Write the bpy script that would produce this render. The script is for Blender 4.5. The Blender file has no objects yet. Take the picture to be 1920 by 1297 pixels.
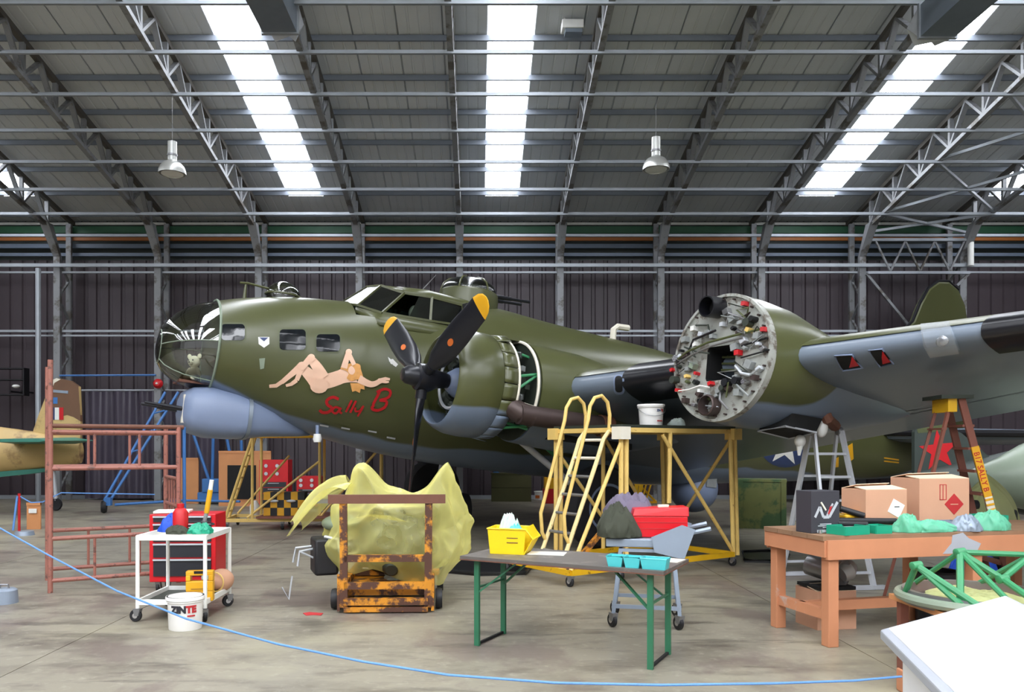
import bpy, bmesh, math, random
from mathutils import Vector, Matrix, geometry, noise
from mathutils.bvhtree import BVHTree
random.seed(7)
V = Vector; PI = math.pi; R = math.radians
sc = bpy.context.scene
C = sc.collection
# ------------------------------------------------------------------ camera, world, light, exposure
F, CX, CY, HC = 1493.0, 897.0, 835.0, 1.72          # focal length and vanishing point in the 1920x1297 frame, eye height
cam_d = bpy.data.cameras.new('camera'); cam = bpy.data.objects.new('camera', cam_d); C.objects.link(cam)
cam.location = (0, 0, HC); cam.rotation_euler = (R(90), 0, 0)
cam_d.sensor_width = 36; cam_d.lens = F/1920*36
cam_d.shift_x = (960-CX)/1920; cam_d.shift_y = (CY-648.5)/1920
cam_d.clip_end = 300
sc.camera = cam
w = bpy.data.worlds.new('overcast_sky'); sc.world = w; w.use_nodes = True
w.node_tree.nodes['Background'].inputs[0].default_value = (.93, .97, 1, 1)
w.node_tree.nodes['Background'].inputs[1].default_value = .5
SKYLIGHT = 15.0
sc.view_settings.view_transform = 'Standard'; sc.view_settings.look = 'None'
sc.view_settings.gamma = 1; sc.view_settings.use_curve_mapping = False
sc.view_settings.exposure = 0.0
dl = bpy.data.lights.new('hangar_door_daylight', 'AREA'); dl.shape = 'RECTANGLE'; dl.size = 34; dl.size_y = 8.5
dl.energy = 300; dl.color = (.95, .98, 1)
dlo = bpy.data.objects.new('hangar_door_daylight', dl); C.objects.link(dlo)
dlo.location = (0, -15.2, 4.6); dlo.rotation_euler = (R(90), 0, 0)

cy_ = sc.cycles
cy_.max_bounces = 6; cy_.diffuse_bounces = 4; cy_.glossy_bounces = 3; cy_.transmission_bounces = 3; cy_.transparent_max_bounces = 10
cy_.caustics_reflective = False; cy_.caustics_refractive = False; cy_.adaptive_threshold = .035

# ------------------------------------------------------------------ helpers
def P(px, py, Y): return V(((px-CX)*Y/F, Y, HC-(py-CY)*Y/F))
def G(px, py):
    Y = HC*F/(py-CY); return V(((px-CX)*Y/F, Y, 0))
def lin(h):
    h = h.lstrip('#'); o = []
    for i in (0, 2, 4):
        c = int(h[i:i+2], 16)/255; o.append(c/12.92 if c <= .04045 else ((c+.055)/1.055)**2.4)
    return (*o, 1)
def mat(name, col, rough=.5, metal=0, var=.12, scale=4, bump=0, dirt=None, dsc=3, dth=.6, alpha=1, spec=.5, coat=0, emit=0):
    m = bpy.data.materials.new(name); m.use_nodes = True; nt = m.node_tree; N = nt.nodes; L = nt.links
    b = N['Principled BSDF']; c = lin(col)
    b.inputs['Roughness'].default_value = rough; b.inputs['Metallic'].default_value = metal
    b.inputs['Specular IOR Level'].default_value = spec; b.inputs['Alpha'].default_value = alpha
    b.inputs['Coat Weight'].default_value = coat
    tc = N.new('ShaderNodeTexCoord'); nz = N.new('ShaderNodeTexNoise'); nz.inputs['Scale'].default_value = scale; nz.inputs['Detail'].default_value = 6
    L.new(tc.outputs['Object'], nz.inputs['Vector'])
    mx = N.new('ShaderNodeMix'); mx.data_type = 'RGBA'
    mx.inputs['A'].default_value = tuple(max(0, x*(1-var)) for x in c[:3])+(1,)
    mx.inputs['B'].default_value = tuple(min(1, x*(1+var)) for x in c[:3])+(1,)
    L.new(nz.outputs['Fac'], mx.inputs['Factor']); out = mx.outputs['Result']
    if dirt:
        n2 = N.new('ShaderNodeTexNoise'); n2.inputs['Scale'].default_value = dsc; n2.inputs['Detail'].default_value = 8
        n2.inputs['Roughness'].default_value = .65
        L.new(tc.outputs['Object'], n2.inputs['Vector'])
        mr = N.new('ShaderNodeMapRange'); mr.inputs['From Min'].default_value = dth-.04; mr.inputs['From Max'].default_value = dth+.04
        L.new(n2.outputs['Fac'], mr.inputs['Value'])
        m2 = N.new('ShaderNodeMix'); m2.data_type = 'RGBA'; m2.inputs['B'].default_value = lin(dirt)
        L.new(mr.outputs['Result'], m2.inputs['Factor']); L.new(out, m2.inputs['A']); out = m2.outputs['Result']
    L.new(out, b.inputs['Base Color'])
    if bump:
        bp = N.new('ShaderNodeBump'); bp.inputs['Strength'].default_value = bump; bp.inputs['Distance'].default_value = .02
        L.new(nz.outputs['Fac'], bp.inputs['Height']); L.new(bp.outputs['Normal'], b.inputs['Normal'])
    if emit:
        b.inputs['Emission Color'].default_value = c; b.inputs['Emission Strength'].default_value = emit
    return m
def glassy(name, tint='#ffffff', refl=.25, rough=.03, trans=.9):
    m = bpy.data.materials.new(name); m.use_nodes = True; nt = m.node_tree; N = nt.nodes; L = nt.links
    N.remove(N['Principled BSDF'])
    t = N.new('ShaderNodeBsdfTransparent'); t.inputs[0].default_value = tuple(x*trans for x in lin(tint)[:3])+(1,)
    g = N.new('ShaderNodeBsdfGlossy'); g.inputs['Roughness'].default_value = rough
    fr = N.new('ShaderNodeFresnel'); fr.inputs[0].default_value = 1.5
    mt = N.new('ShaderNodeMath'); mt.operation = 'MULTIPLY_ADD'; mt.inputs[1].default_value = 1.5; mt.inputs[2].default_value = refl*.25
    L.new(fr.outputs[0], mt.inputs[0])
    mx = N.new('ShaderNodeMixShader'); L.new(mt.outputs[0], mx.inputs[0]); L.new(t.outputs[0], mx.inputs[1]); L.new(g.outputs[0], mx.inputs[2])
    L.new(mx.outputs[0], N['Material Output'].inputs[0]); return m
def film(name, col, opacity, rough=.35):
    m = bpy.data.materials.new(name); m.use_nodes = True; nt = m.node_tree; N = nt.nodes; L = nt.links
    b = N['Principled BSDF']; b.inputs['Base Color'].default_value = lin(col); b.inputs['Roughness'].default_value = rough
    tl = N.new('ShaderNodeBsdfTranslucent'); tl.inputs[0].default_value = lin(col)
    t = N.new('ShaderNodeBsdfTransparent'); t.inputs[0].default_value = tuple(1-.35*(1-c) for c in lin(col)[:3])+(1,)
    lw = N.new('ShaderNodeLayerWeight'); lw.inputs[0].default_value = .35
    ma = N.new('ShaderNodeMath'); ma.operation = 'MULTIPLY_ADD'; ma.use_clamp = True
    ma.inputs[1].default_value = .75; ma.inputs[2].default_value = opacity
    L.new(lw.outputs['Facing'], ma.inputs[0])
    a1 = N.new('ShaderNodeMixShader'); a1.inputs[0].default_value = .3; L.new(b.outputs[0], a1.inputs[1]); L.new(tl.outputs[0], a1.inputs[2])
    a2 = N.new('ShaderNodeMixShader'); L.new(ma.outputs[0], a2.inputs[0]); L.new(t.outputs[0], a2.inputs[1]); L.new(a1.outputs[0], a2.inputs[2])
    L.new(a2.outputs[0], N['Material Output'].inputs[0]); return m

class MB:
    def __init__(s): s.v = []; s.f = []
    def add(s, vs, fs):
        o = len(s.v); s.v += [V(x) for x in vs]; s.f += [tuple(i+o for i in f) for f in fs]; return s
    def box(s, c, d, rz=0, M=None):
        x, y, z = d[0]/2, d[1]/2, d[2]/2
        q = [V(t) for t in ((-x,-y,-z),(x,-y,-z),(x,y,-z),(-x,y,-z),(-x,-y,z),(x,-y,z),(x,y,z),(-x,y,z))]
        if M is None: M = Matrix.Rotation(rz, 3, 'Z')
        c = V(c); return s.add([M@t+c for t in q], [(3,2,1,0),(4,5,6,7),(0,1,5,4),(1,2,6,5),(2,3,7,6),(3,0,4,7)])
    def bb(s, a, b): return s.box([(a[i]+b[i])/2 for i in range(3)], [abs(b[i]-a[i]) for i in range(3)])
    def hexa(s, q): return s.add(q, [(3,2,1,0),(4,5,6,7),(0,1,5,4),(1,2,6,5),(2,3,7,6),(3,0,4,7)])
    def bar(s, p, q, w, h=None, up=(0,0,1)):
        p = V(p); q = V(q); d = q-p; l = d.length; d.normalize(); u = V(up)
        if abs(d.dot(u)) > .98: u = V((0,1,0)) if abs(d.y) < .9 else V((1,0,0))
        x = d.cross(u).normalized(); y = x.cross(d)
        M = Matrix((x, d, y)).transposed(); return s.box((p+q)/2, (w, l, h or w), M=M)
    def rings(s, rs, caps=True, closed=True):
        o = len(s.v); n = len(rs[0])
        for r in rs: s.v += [V(x) for x in r]
        k = n if closed else n-1
        for i in range(len(rs)-1):
            for j in range(k):
                a = o+i*n+j; b = o+i*n+(j+1) % n; s.f.append((a, b, b+n, a+n))
        if caps and closed:
            s.f.append(tuple(o+j for j in reversed(range(n)))); s.f.append(tuple(o+(len(rs)-1)*n+j for j in range(n)))
        return s
    def tube(s, p, q, r, n=8, r2=None): return s.path([p, q], [r, r if r2 is None else r2], n)
    def path(s, pts, r, n=6, caps=True, closed=False):
        pts = [V(p) for p in pts]; rr = r if isinstance(r, (list, tuple)) else [r]*len(pts); rs = []; x = None
        N = len(pts)
        for i, p in enumerate(pts):
            a = pts[(i-1) % N] if (closed or i > 0) else p; b = pts[(i+1) % N] if (closed or i < N-1) else p
            d = (b-a)
            d = d.normalized() if d.length > 1e-9 else V((0,0,1))
            if x is None:
                u = V((0,0,1)) if abs(d.z) < .9 else V((1,0,0)); x = d.cross(u).normalized()
            else:
                x = x-d*x.dot(d); x = x.normalized() if x.length > 1e-6 else d.orthogonal().normalized()
            y = d.cross(x); rs.append([p+(x*math.cos(t*2*PI/n)+y*math.sin(t*2*PI/n))*rr[i] for t in range(n)])
        if closed: rs.append(rs[0]); caps = False
        return s.rings(rs, caps)
    def lathe(s, prof, n=24, o=(0,0,0), ax=(0,0,1), caps=True):
        ax = V(ax).normalized(); x = ax.orthogonal().normalized(); y = ax.cross(x); o = V(o)
        return s.rings([[o+ax*z+(x*math.cos(t*2*PI/n)+y*math.sin(t*2*PI/n))*max(r, 1e-4) for t in range(n)] for r, z in prof], caps)
    def ell(s, c, r, nu=16, nv=10, M=None):
        c = V(c); r = (r, r, r) if not isinstance(r, (tuple, list)) else r; rs = []
        for i in range(nv+1):
            t = -PI/2+PI*i/nv; k = max(math.cos(t), .002)
            rg = [V((r[0]*k*math.cos(a*2*PI/nu), r[1]*k*math.sin(a*2*PI/nu), r[2]*math.sin(t))) for a in range(nu)]
            rs.append([(M@q if M else q)+c for q in rg])
        return s.rings(rs)
    def ext(s, poly, a, b):            # poly: list of points; extruded from offset a to offset b (vectors)
        n = len(poly); A = [V(p)+V(a) for p in poly]; B = [V(p)+V(b) for p in poly]
        return s.add(A+B, [tuple(reversed(range(n))), tuple(range(n, 2*n))]+[(i, (i+1) % n, n+(i+1) % n, n+i) for i in range(n)])
    def grid(s, fn, nu, nv):
        o = len(s.v)
        for i in range(nu+1):
            for j in range(nv+1): s.v.append(V(fn(i/nu, j/nv)))
        for i in range(nu):
            for j in range(nv):
                a = o+i*(nv+1)+j; s.f.append((a, a+nv+1, a+nv+2, a+1))
        return s
    def b(s, name, m, root=None, smooth=True, world=False, ang=38, thick=0, bev=0, kind=None, label=None):
        vs = s.v
        if world and root is not None: Mi = root['_M']; Mi = Matrix([Mi[i*4:i*4+4] for i in range(4)]); vs = [Mi@x for x in vs]
        me = bpy.data.meshes.new(name); me.from_pydata([tuple(x) for x in vs], [], s.f)
        bm = bmesh.new(); bm.from_mesh(me); bmesh.ops.recalc_face_normals(bm, faces=bm.faces); bm.to_mesh(me); bm.free()
        if smooth and len(me.polygons):
            me.polygons.foreach_set('use_smooth', [True]*len(me.polygons)); me.set_sharp_from_angle(angle=R(ang))
        me.materials.append(m); me.update()
        o = bpy.data.objects.new(name, me); C.objects.link(o)
        if root is not None: o.parent = root
        if thick:
            md = o.modifiers.new('thickness', 'SOLIDIFY'); md.thickness = thick; md.offset = 0
        if bev:
            md = o.modifiers.new('bevel', 'BEVEL'); md.width = bev; md.segments = 2; md.limit_method = 'ANGLE'
        if kind: o['kind'] = kind
        if label: o['label'] = label
        return o
def tag(o, label, cat=None, group=None, kind=None):
    o['label'] = label
    if cat: o['category'] = cat
    if group: o['group'] = group
    if kind: o['kind'] = kind
    return o
def thing(name, label, cat, loc=(0,0,0), rz=0, group=None, ry=0):
    o = bpy.data.objects.new(name, None); C.objects.link(o); o.empty_display_size = .1
    M = Matrix.Translation(V(loc))@Matrix.Rotation(rz, 4, 'Z')@Matrix.Rotation(ry, 4, 'Y')
    o.location = loc; o.rotation_mode = 'QUATERNION'; o.rotation_quaternion = M.to_quaternion()
    Mi = M.inverted(); o['_M'] = [x for r in Mi for x in r]
    return tag(o, label, cat, group) if cat else tag(o, label)
def sub(o, name, loc=(0,0,0), rz=0):
    c = bpy.data.objects.new(name, None); C.objects.link(c); c.parent = o; c.location = loc; c.rotation_euler = (0,0,rz); return c
def inst(o, parent, loc=(0,0,0), rot=None):
    c = o.copy(); C.objects.link(c); c.parent = parent; c.location = loc
    if rot: c.rotation_euler = rot
    return c
def copy_tree(o, parent=None):
    c = o.copy(); C.objects.link(c); c.parent = parent
    for ch in list(o.children): copy_tree(ch, c)
    return c
def struct(o, label): o['kind'] = 'structure'; o['label'] = label; return o
def text_mesh(body, size, bold=0):
    cu = bpy.data.curves.new('lettering', 'FONT'); cu.body = body; cu.size = size; cu.offset = bold; cu.resolution_u = 3; cu.align_x = 'CENTER'
    ob = bpy.data.objects.new('lettering', cu); C.objects.link(ob)
    dg = bpy.context.evaluated_depsgraph_get(); dg.update(); me = ob.evaluated_get(dg).to_mesh()
    bm = bmesh.new(); bm.from_mesh(me)
    for _ in range(2):
        es = [e for e in bm.edges if e.calc_length() > size*.2]
        if es: bmesh.ops.subdivide_edges(bm, edges=es, cuts=1)
    bmesh.ops.triangulate(bm, faces=bm.faces)
    vs = [v.co.copy() for v in bm.verts]; fs = [tuple(v.index for v in f.verts) for f in bm.faces]; bm.free()
    ob.evaluated_get(dg).to_mesh_clear(); bpy.data.objects.remove(ob); bpy.data.curves.remove(cu)
    return vs, fs
def text(body, size, fn, name, m, root, bold=0, world=False):
    vs, fs = text_mesh(body, size, bold); return MB().add([fn(v.x, v.y) for v in vs], fs).b(name, m, root, smooth=False, world=world)

# ------------------------------------------------------------------ materials
def floor_mat():
    m = mat('concrete', '#8a8475', .42, 0, .12, .7); nt = m.node_tree; N = nt.nodes; L = nt.links; b = N['Principled BSDF']; src = b.inputs['Base Color'].links[0].from_socket
    tc = N.new('ShaderNodeTexCoord')
    for sc_, st, lo, hi, col, k in ((.8, (1, 1.6, 1), .5, .68, '#574f45', .8), (3.2, (.6, 1.5, 1), .52, .66, '#5b534b', .6), (9, (1, 1, 1), .56, .7, '#a59f90', .55), (.5, (1.3, 1, 1), .54, .6, '#695b56', .65), (1.7, (.35, 1.6, 1), .57, .62, '#443e38', .55), (.33, (1, 1, 1), .52, .62, '#a39d84', .6)):
        mp = N.new('ShaderNodeMapping'); mp.inputs['Scale'].default_value = st; mp.inputs['Location'].default_value = (sc_*3, k*7, 0); L.new(tc.outputs['Object'], mp.inputs[0])
        nz = N.new('ShaderNodeTexNoise'); nz.inputs['Scale'].default_value = sc_; nz.inputs['Detail'].default_value = 9; nz.inputs['Roughness'].default_value = .62; L.new(mp.outputs[0], nz.inputs['Vector'])
        mr = N.new('ShaderNodeMapRange'); mr.inputs['From Min'].default_value = lo; mr.inputs['From Max'].default_value = hi; mr.inputs['To Max'].default_value = k; L.new(nz.outputs['Fac'], mr.inputs['Value'])
        mx = N.new('ShaderNodeMix'); mx.data_type = 'RGBA'; mx.inputs['B'].default_value = lin(col); L.new(mr.outputs[0], mx.inputs['Factor']); L.new(src, mx.inputs['A']); src = mx.outputs['Result']
    L.new(src, b.inputs['Base Color']); return m
M = dict(
 concrete=floor_mat(),
 slabgap=mat('slab_gap','#5a554d',.9),
 roof=mat('roof_sheet','#cbcfd2',.6,0,.06,1.5), purlin=mat('purlin_steel','#7a818c',.55,.1,.1,3),
 truss=mat('truss_paint','#87898c',.5,.1,.2,2,0,'#5d5852',1.6,.55), trussdark=mat('truss_dark_paint','#5a5650',.55,.1,.2,3), rail=mat('galvanised_rail','#a3a9b0',.45,.3,.15,3),
 wall=mat('brown_cladding','#40373c',.5,0,.12,2), wallup=mat('upper_cladding','#39403f',.6),
 green_band=mat('green_beam','#2f5f43',.5), orange_band=mat('orange_beam','#a5632c',.5), blue_band=mat('blue_beam','#667284',.5),
 lamp_metal=mat('lamp_metal','#c9cac6',.3,.6), white=mat('white_paint','#e6e6e2',.4), duct=mat('duct_steel','#7e8893',.4,.4),
 black=mat('black_rubber','#16161a',.55), tyre=mat('tyre','#1c1c20',.8), dark=mat('dark_interior','#08090a',.8),
 chrome=mat('chrome','#c8c8cc',.2,.9), steel=mat('worn_steel','#8e8e90',.35,.7,.2,6), alu=mat('aluminium','#c4c8ce',.4,.2,.1,5),
 bluegrey=mat('blue_grey_paint','#7c8aa6',.4,0,.08,2), grey=mat('fitting_grey','#8d9190',.5,.1,.2,12),
 firewall=mat('firewall_metal','#a3a59e',.42,.2,.3,7,.15,'#6b645a',5,.56), boot=mat('deicer_boot','#131318',.3),
 glass=glassy('plexiglass','#f4f7f5',.3,.03,.96), pane=mat('dark_pane','#12161b',.08,0,.1,3), tint=glassy('tinted_pane','#8aa095',.3,.16,.75),
 propblack=mat('propeller_black','#202127',.3,.2,.15,6), yellow=mat('yellow_paint','#dfa51c',.4), red=mat('red_paint','#c01820',.4),
 scyellow=mat('scaffold_yellow','#e2c070',.45,0,.15,6,0,'#8a5a2a',14,.68), scpale=mat('ladder_pale_yellow','#e8d49a',.45,0,.1,6,0,'#b98a3a',12,.66), scdark=mat('base_frame_yellow','#d9a814',.45,0,.12,5,0,'#7c5a1a',10,.66),
 rusty=mat('rusty_orange','#cf8820',.55,0,.2,5,.1,'#4e2f22',5,.48), rust=mat('rust_brown','#6b4434',.7,0,.25,8),
 scbrown=mat('red_brown_tube','#9a6356',.55,0,.2,7,0,'#664840',12,.6), tubegreen=mat('strut_green','#3c8a5c',.4), olive=mat('plain_olive','#4c5230',.4),
 wood=mat('orange_wood','#c2835f',.55,0,.2,3,0,'#b9b0aa',2.2,.67), woodtop=mat('bench_top_wood','#8a6a50',.65,0,.3,6), plank=mat('ladder_wood','#7d4a3c',.6,0,.2,8),
 ply=mat('plywood','#c98a58',.6,0,.15,3), carton=mat('cardboard','#c9997c',.7,0,.07,5), cartonin=mat('cardboard_flap','#e3cdaf',.7),
 ltop=mat('table_top','#5c5652',.5,0,.2,5,0,'#7b746c',4,.6), tgreen=mat('table_leg_green','#2e6b4d',.4), cartgrey=mat('cart_grey','#8d99a8',.4,.2),
 tealbin=mat('teal_plastic','#4fc0c4',.35), ybin=mat('yellow_plastic','#f5cf1a',.35), rbox=mat('red_toolbox','#cf1420',.35),
 drawer=mat('drawer_black','#24252c',.4), jacket=mat('purple_grey_cloth','#6a6274',.9,0,.25,8), jacket2=mat('dark_green_cloth','#3c3f33',.9,0,.3,8),
 gtray=mat('green_tray','#1a9a78',.4), gplastic=film('green_bag_film','#7fd9b5',.72,.3), yfilm=film('yellow_sheet_film','#fbf6a0',.27,.22), cfilm=film('clear_sheet_film','#d8dca0',.55,.25),
 wbag=film('white_bag_film','#e6f2ec',.8,.3), rope=mat('blue_rope','#5f8fd0',.7,0,.15,60), bluetube=mat('blue_tube','#3a6fae',.45), bluecloth=mat('blue_cloth','#1d50c4',.6,0,.2,5),
 curtain=mat('dark_curtain','#4b4551',.25,0,.2,1.5), tan=mat('desert_tan','#c9ab72',.5,0,.1,3,0,'#6b4b35',.45,.56), brown=mat('desert_brown','#6b4b35',.5), cream=mat('cream_paint','#e3ddcc',.5),
 azure=mat('azure_belly','#3c7f70',.5), dkgreen=mat('dark_green_paint','#353e3a',.45), palegreen=mat('pale_green_paint','#83907e',.35),
 crate=mat('green_crate','#5b6030',.55,0,.2,3,0,'#2f4a26',2,.52), skin=mat('nose_art_peach','#e6bda2',.5,0,.06,6), hair=mat('nose_art_hair','#d89b57',.5,0,.2,20),
 redletter=mat('red_lettering','#b3121c',.45), bear=mat('cream_plush','#e8e6c8',.9), board=mat('white_board','#f2f3f4',.3), boardrim=mat('board_frame','#b9bdc6',.35,.3),
 caps=mat('olive_box','#4d4d2c',.6), bucket=mat('white_bucket','#eceae6',.35), labelred=mat('label_red','#b52a2e',.5), labelblack=mat('label_black','#25242c',.5),
 orangebox=mat('box_orange','#cf6a2a',.5), navy=mat('insignia_blue','#2a3c66',.5), paper=mat('paper','#dedbd2',.7), engine=mat('engine_dark','#3a4038',.5,.3,.3,9),
 blood=mat('red_stain','#b32a2e',.8), blacktray=mat('drip_tray_black','#1b1b1c',.35), pipe=mat('exhaust_brown','#4a3d3a',.45,.4,.3,5))
def paint(name, fz, top='#4d5030', low='#6d7b90', rough=.28):
    """olive over grey, split by a height rule in the aircraft's own coordinates; fz(nodes, links, x socket) gives the height"""
    m = mat(name, top, rough, 0, .12, 1.2, 0, None); nt = m.node_tree; N = nt.nodes; L = nt.links; b = N['Principled BSDF']
    src = b.inputs['Base Color'].links[0].from_socket
    tc = N.new('ShaderNodeTexCoord'); sx = N.new('ShaderNodeSeparateXYZ'); L.new(tc.outputs['Object'], sx.inputs[0])
    h = fz(N, L, sx.outputs[0])
    nz = N.new('ShaderNodeTexNoise'); nz.inputs['Scale'].default_value = .8; L.new(tc.outputs['Object'], nz.inputs['Vector'])
    d = N.new('ShaderNodeMath'); d.operation = 'SUBTRACT'; L.new(sx.outputs[2], d.inputs[0])
    if isinstance(h, (int, float)): d.inputs[1].default_value = h
    else: L.new(h, d.inputs[1])
    a = N.new('ShaderNodeMath'); a.operation = 'MULTIPLY_ADD'; a.inputs[1].default_value = .22; L.new(nz.outputs['Fac'], a.inputs[0]); L.new(d.outputs[0], a.inputs[2])
    mr = N.new('ShaderNodeMapRange'); mr.inputs['From Min'].default_value = .09; mr.inputs['From Max'].default_value = .13; L.new(a.outputs[0], mr.inputs['Value'])
    mx = N.new('ShaderNodeMix'); mx.data_type = 'RGBA'; mx.inputs['A'].default_value = lin(low); L.new(mr.outputs[0], mx.inputs['Factor']); L.new(src, mx.inputs['B'])
    L.new(mx.outputs['Result'], b.inputs['Base Color']); return m
def fus_h(N, L, x):
    c = N.new('ShaderNodeFloatCurve'); cv = c.mapping.curves[0]           # x: station -6..17 mapped to 0..1, value height/5
    pts = [(-5.4,2.42),(-4.7,2.1),(-3.6,1.80),(-2.5,1.66),(-1.5,1.56),(1,1.62),(8,1.95),(12.5,2.2),(14.2,2.75),(14.6,4.2),(17,4.9)]
    for i, (a, h) in enumerate(pts):
        q = ((a+6)/23, h/5)
        if i == 0: cv.points[0].location = q
        elif i == 1: cv.points[1].location = q
        else: cv.points.new(*q)
    for p in cv.points: p.handle_type = 'AUTO_CLAMPED'
    c.mapping.update()
    a = N.new('ShaderNodeMath'); a.operation = 'MULTIPLY_ADD'; a.inputs[1].default_value = 1/23; a.inputs[2].default_value = 6/23; L.new(x, a.inputs[0])
    L.new(a.outputs[0], c.inputs['Value'])
    k = N.new('ShaderNodeMath'); k.operation = 'MULTIPLY'; k.inputs[1].default_value = 5; L.new(c.outputs[0], k.inputs[0]); return k.outputs[0]
def ramp_h(N, L, x, pts):
    c = N.new('ShaderNodeFloatCurve'); cv = c.mapping.curves[0]; x0, x1 = pts[0][0], pts[-1][0]
    for i, (a, h) in enumerate(pts):
        q = ((a-x0)/(x1-x0), h/5)
        if i < 2: cv.points[i].location = q
        else: cv.points.new(*q)
    for p in cv.points: p.handle_type = 'AUTO_CLAMPED'
    c.mapping.update(); a = N.new('ShaderNodeMapRange'); a.inputs['From Min'].default_value = x0; a.inputs['From Max'].default_value = x1; L.new(x, a.inputs['Value']); L.new(a.outputs[0], c.inputs['Value'])
    k = N.new('ShaderNodeMath'); k.operation = 'MULTIPLY'; k.inputs[1].default_value = 5; L.new(c.outputs[0], k.inputs[0]); return k.outputs[0]
M['fus'] = paint('fuselage_paint', fus_h)
M['nac1'] = paint('outer_nacelle_paint', lambda N, L, x: ramp_h(N, L, x, [(-.6,2.2),(.3,2.26),(.75,2.45),(1.1,3.1),(1.5,3.6),(4,3.6)]))
M['nac2'] = paint('inner_nacelle_paint', lambda N, L, x: 2.05)
M['wing'] = paint('wing_paint', lambda N, L, x: 9.0, low='#6d7886', rough=.3)
M['wingtop'] = mat('wing_top_olive', '#4d5030', .33, 0, .12, 1.2)
M['fin'] = mat('fin_olive', '#4d5030', .4, 0, .12, 1.2)
# ------------------------------------------------------------------ the hangar
def zl(Y): return 13.25-.2043*Y if Y > 4 else 13.25-.2043*(8-Y)          # lower chord plane, ridge at Y = 4
def zu(Y): return zl(Y)+.87
XT = [-.577+3.106*k for k in range(-7, 8)]
TIE = [24.49-1.345*i for i in range(16)]
PUR = [25.2-1.3*i for i in range(17)]
X0, X1, YB, YF = -22.3, 21.2, 25.75, -15.5
fl = struct(MB().bb((X0, YF, -.25), (X1, YB, -.02)).b('floor', M['slabgap'], smooth=False), 'grey concrete hangar floor with stained slabs')
xs = [X0, -17.1, -13.7, -10.3, -6.95, -3.55, 3.2, 6.6, 10, 13.4, 16.8, X1]; ys = [YF, -9, -2.5, 1.5, 5.2, 9.6, 14, 18.4, 22.8, YB]
for i in range(len(xs)-1):
    for j in range(len(ys)-1):
        MB().bb((xs[i]+.005, ys[j]+.003, -.02), (xs[i+1]-.005, ys[j+1]-.003, 0)).b('slab', M['concrete'], fl, smooth=False)
# ceiling: sheet strips and translucent strips from eave to ridge and down the other side
cl = bpy.data.objects.new('ceiling', None); C.objects.link(cl); struct(cl, 'grey corrugated sheet roof with white translucent strips')
SKY = [(-19.9, -18.9), (-14.4, -13.4), (-5.75, -4.72), (.22, 1.2), (9.75, 10.8), (15.3, 16.3)]
edges = [X0]+[e for s in SKY for e in s]+[X1]
M['sky'] = mat('translucent_roof_strip', '#f4f8ff', .5, emit=SKYLIGHT)
def strip(a, b, y0, y1, name, m, lift):
    n = max(1, round((b-a)/.26)) if name == 'roof_panel' else 1
    pts = []
    for i in range(n+1):
        x = a+(b-a)*i/n
        pts += [(x, 0)] if name != 'roof_panel' else [(x-.03, 0), (x-.015, .012), (x+.015, .012), (x+.03, 0)]
    vs = [(x, y, zu(y)+.13+lift+h) for y in (y0, y1) for x, h in pts]; k = len(pts)
    return MB().add(vs, [(i, i+1, k+i+1, k+i) for i in range(k-1)]).b(name, m, cl, smooth=False, thick=.01)
for i in range(len(edges)-1):
    a, b = edges[i], edges[i+1]; issky = (a, b) in SKY
    n = 1 if issky else max(1, round((b-a)/1.03))
    for k in range(n):
        p, q = a+(b-a)*k/n, a+(b-a)*(k+1)/n
        if issky:
            strip(p, q, 24.2, 4.6, 'skylight_and_fill_panel', M['sky'], 0); strip(p, q, 25.85, 24.2, 'roof_panel', M['roof'], 0); strip(p, q, 4.6, 4.0, 'roof_panel', M['roof'], 0)
            strip(p, q, 3.4, -13, 'skylight_and_fill_panel', M['sky'], 0); strip(p, q, 4.0, 3.4, 'roof_panel', M['roof'], 0); strip(p, q, -13, YF, 'roof_panel', M['roof'], 0)
        else:
            strip(p, q, 25.85, 4.0, 'roof_panel', M['roof'], 0)
            if n > 2 and k % 3 == 1:  # extra emissive strips, out of view, added to brighten the near floor
                strip(p, q, 4.0, 2.5, 'roof_panel', M['roof'], 0); strip(p, q, 2.5, -13, 'skylight_and_fill_panel', M['sky'], 0); strip(p, q, -13, YF, 'roof_panel', M['roof'], 0)
            else: strip(p, q, 4.0, YF, 'roof_panel', M['roof'], 0)
# purlins under the sheet and longitudinal ties along the lower chords
pm = None
for Y in PUR:
    pm = MB().bb((X0, -.03, -.03), (X1, .03, .09)).b('roof_purlin', M['purlin'], smooth=False) if pm is None else inst(pm, None)
    pm.location = (0, Y, zu(Y)+.02); struct(pm, 'pale steel purlin running across under the roof sheets')
tm = None
for Y in TIE:
    if tm is None:
        tm = MB().bb((X0, -.035, -.035), (X1, .035, .0)).bb((X0, -.005, -.035), (X1, .005, .05)).b('roof_tie_rail', M['rail'], smooth=False)
    else: tm = inst(tm, None)
    tm.location = (0, Y, zl(Y)-.07); struct(tm, 'thin steel tie rail crossing the roof trusses')
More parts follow.
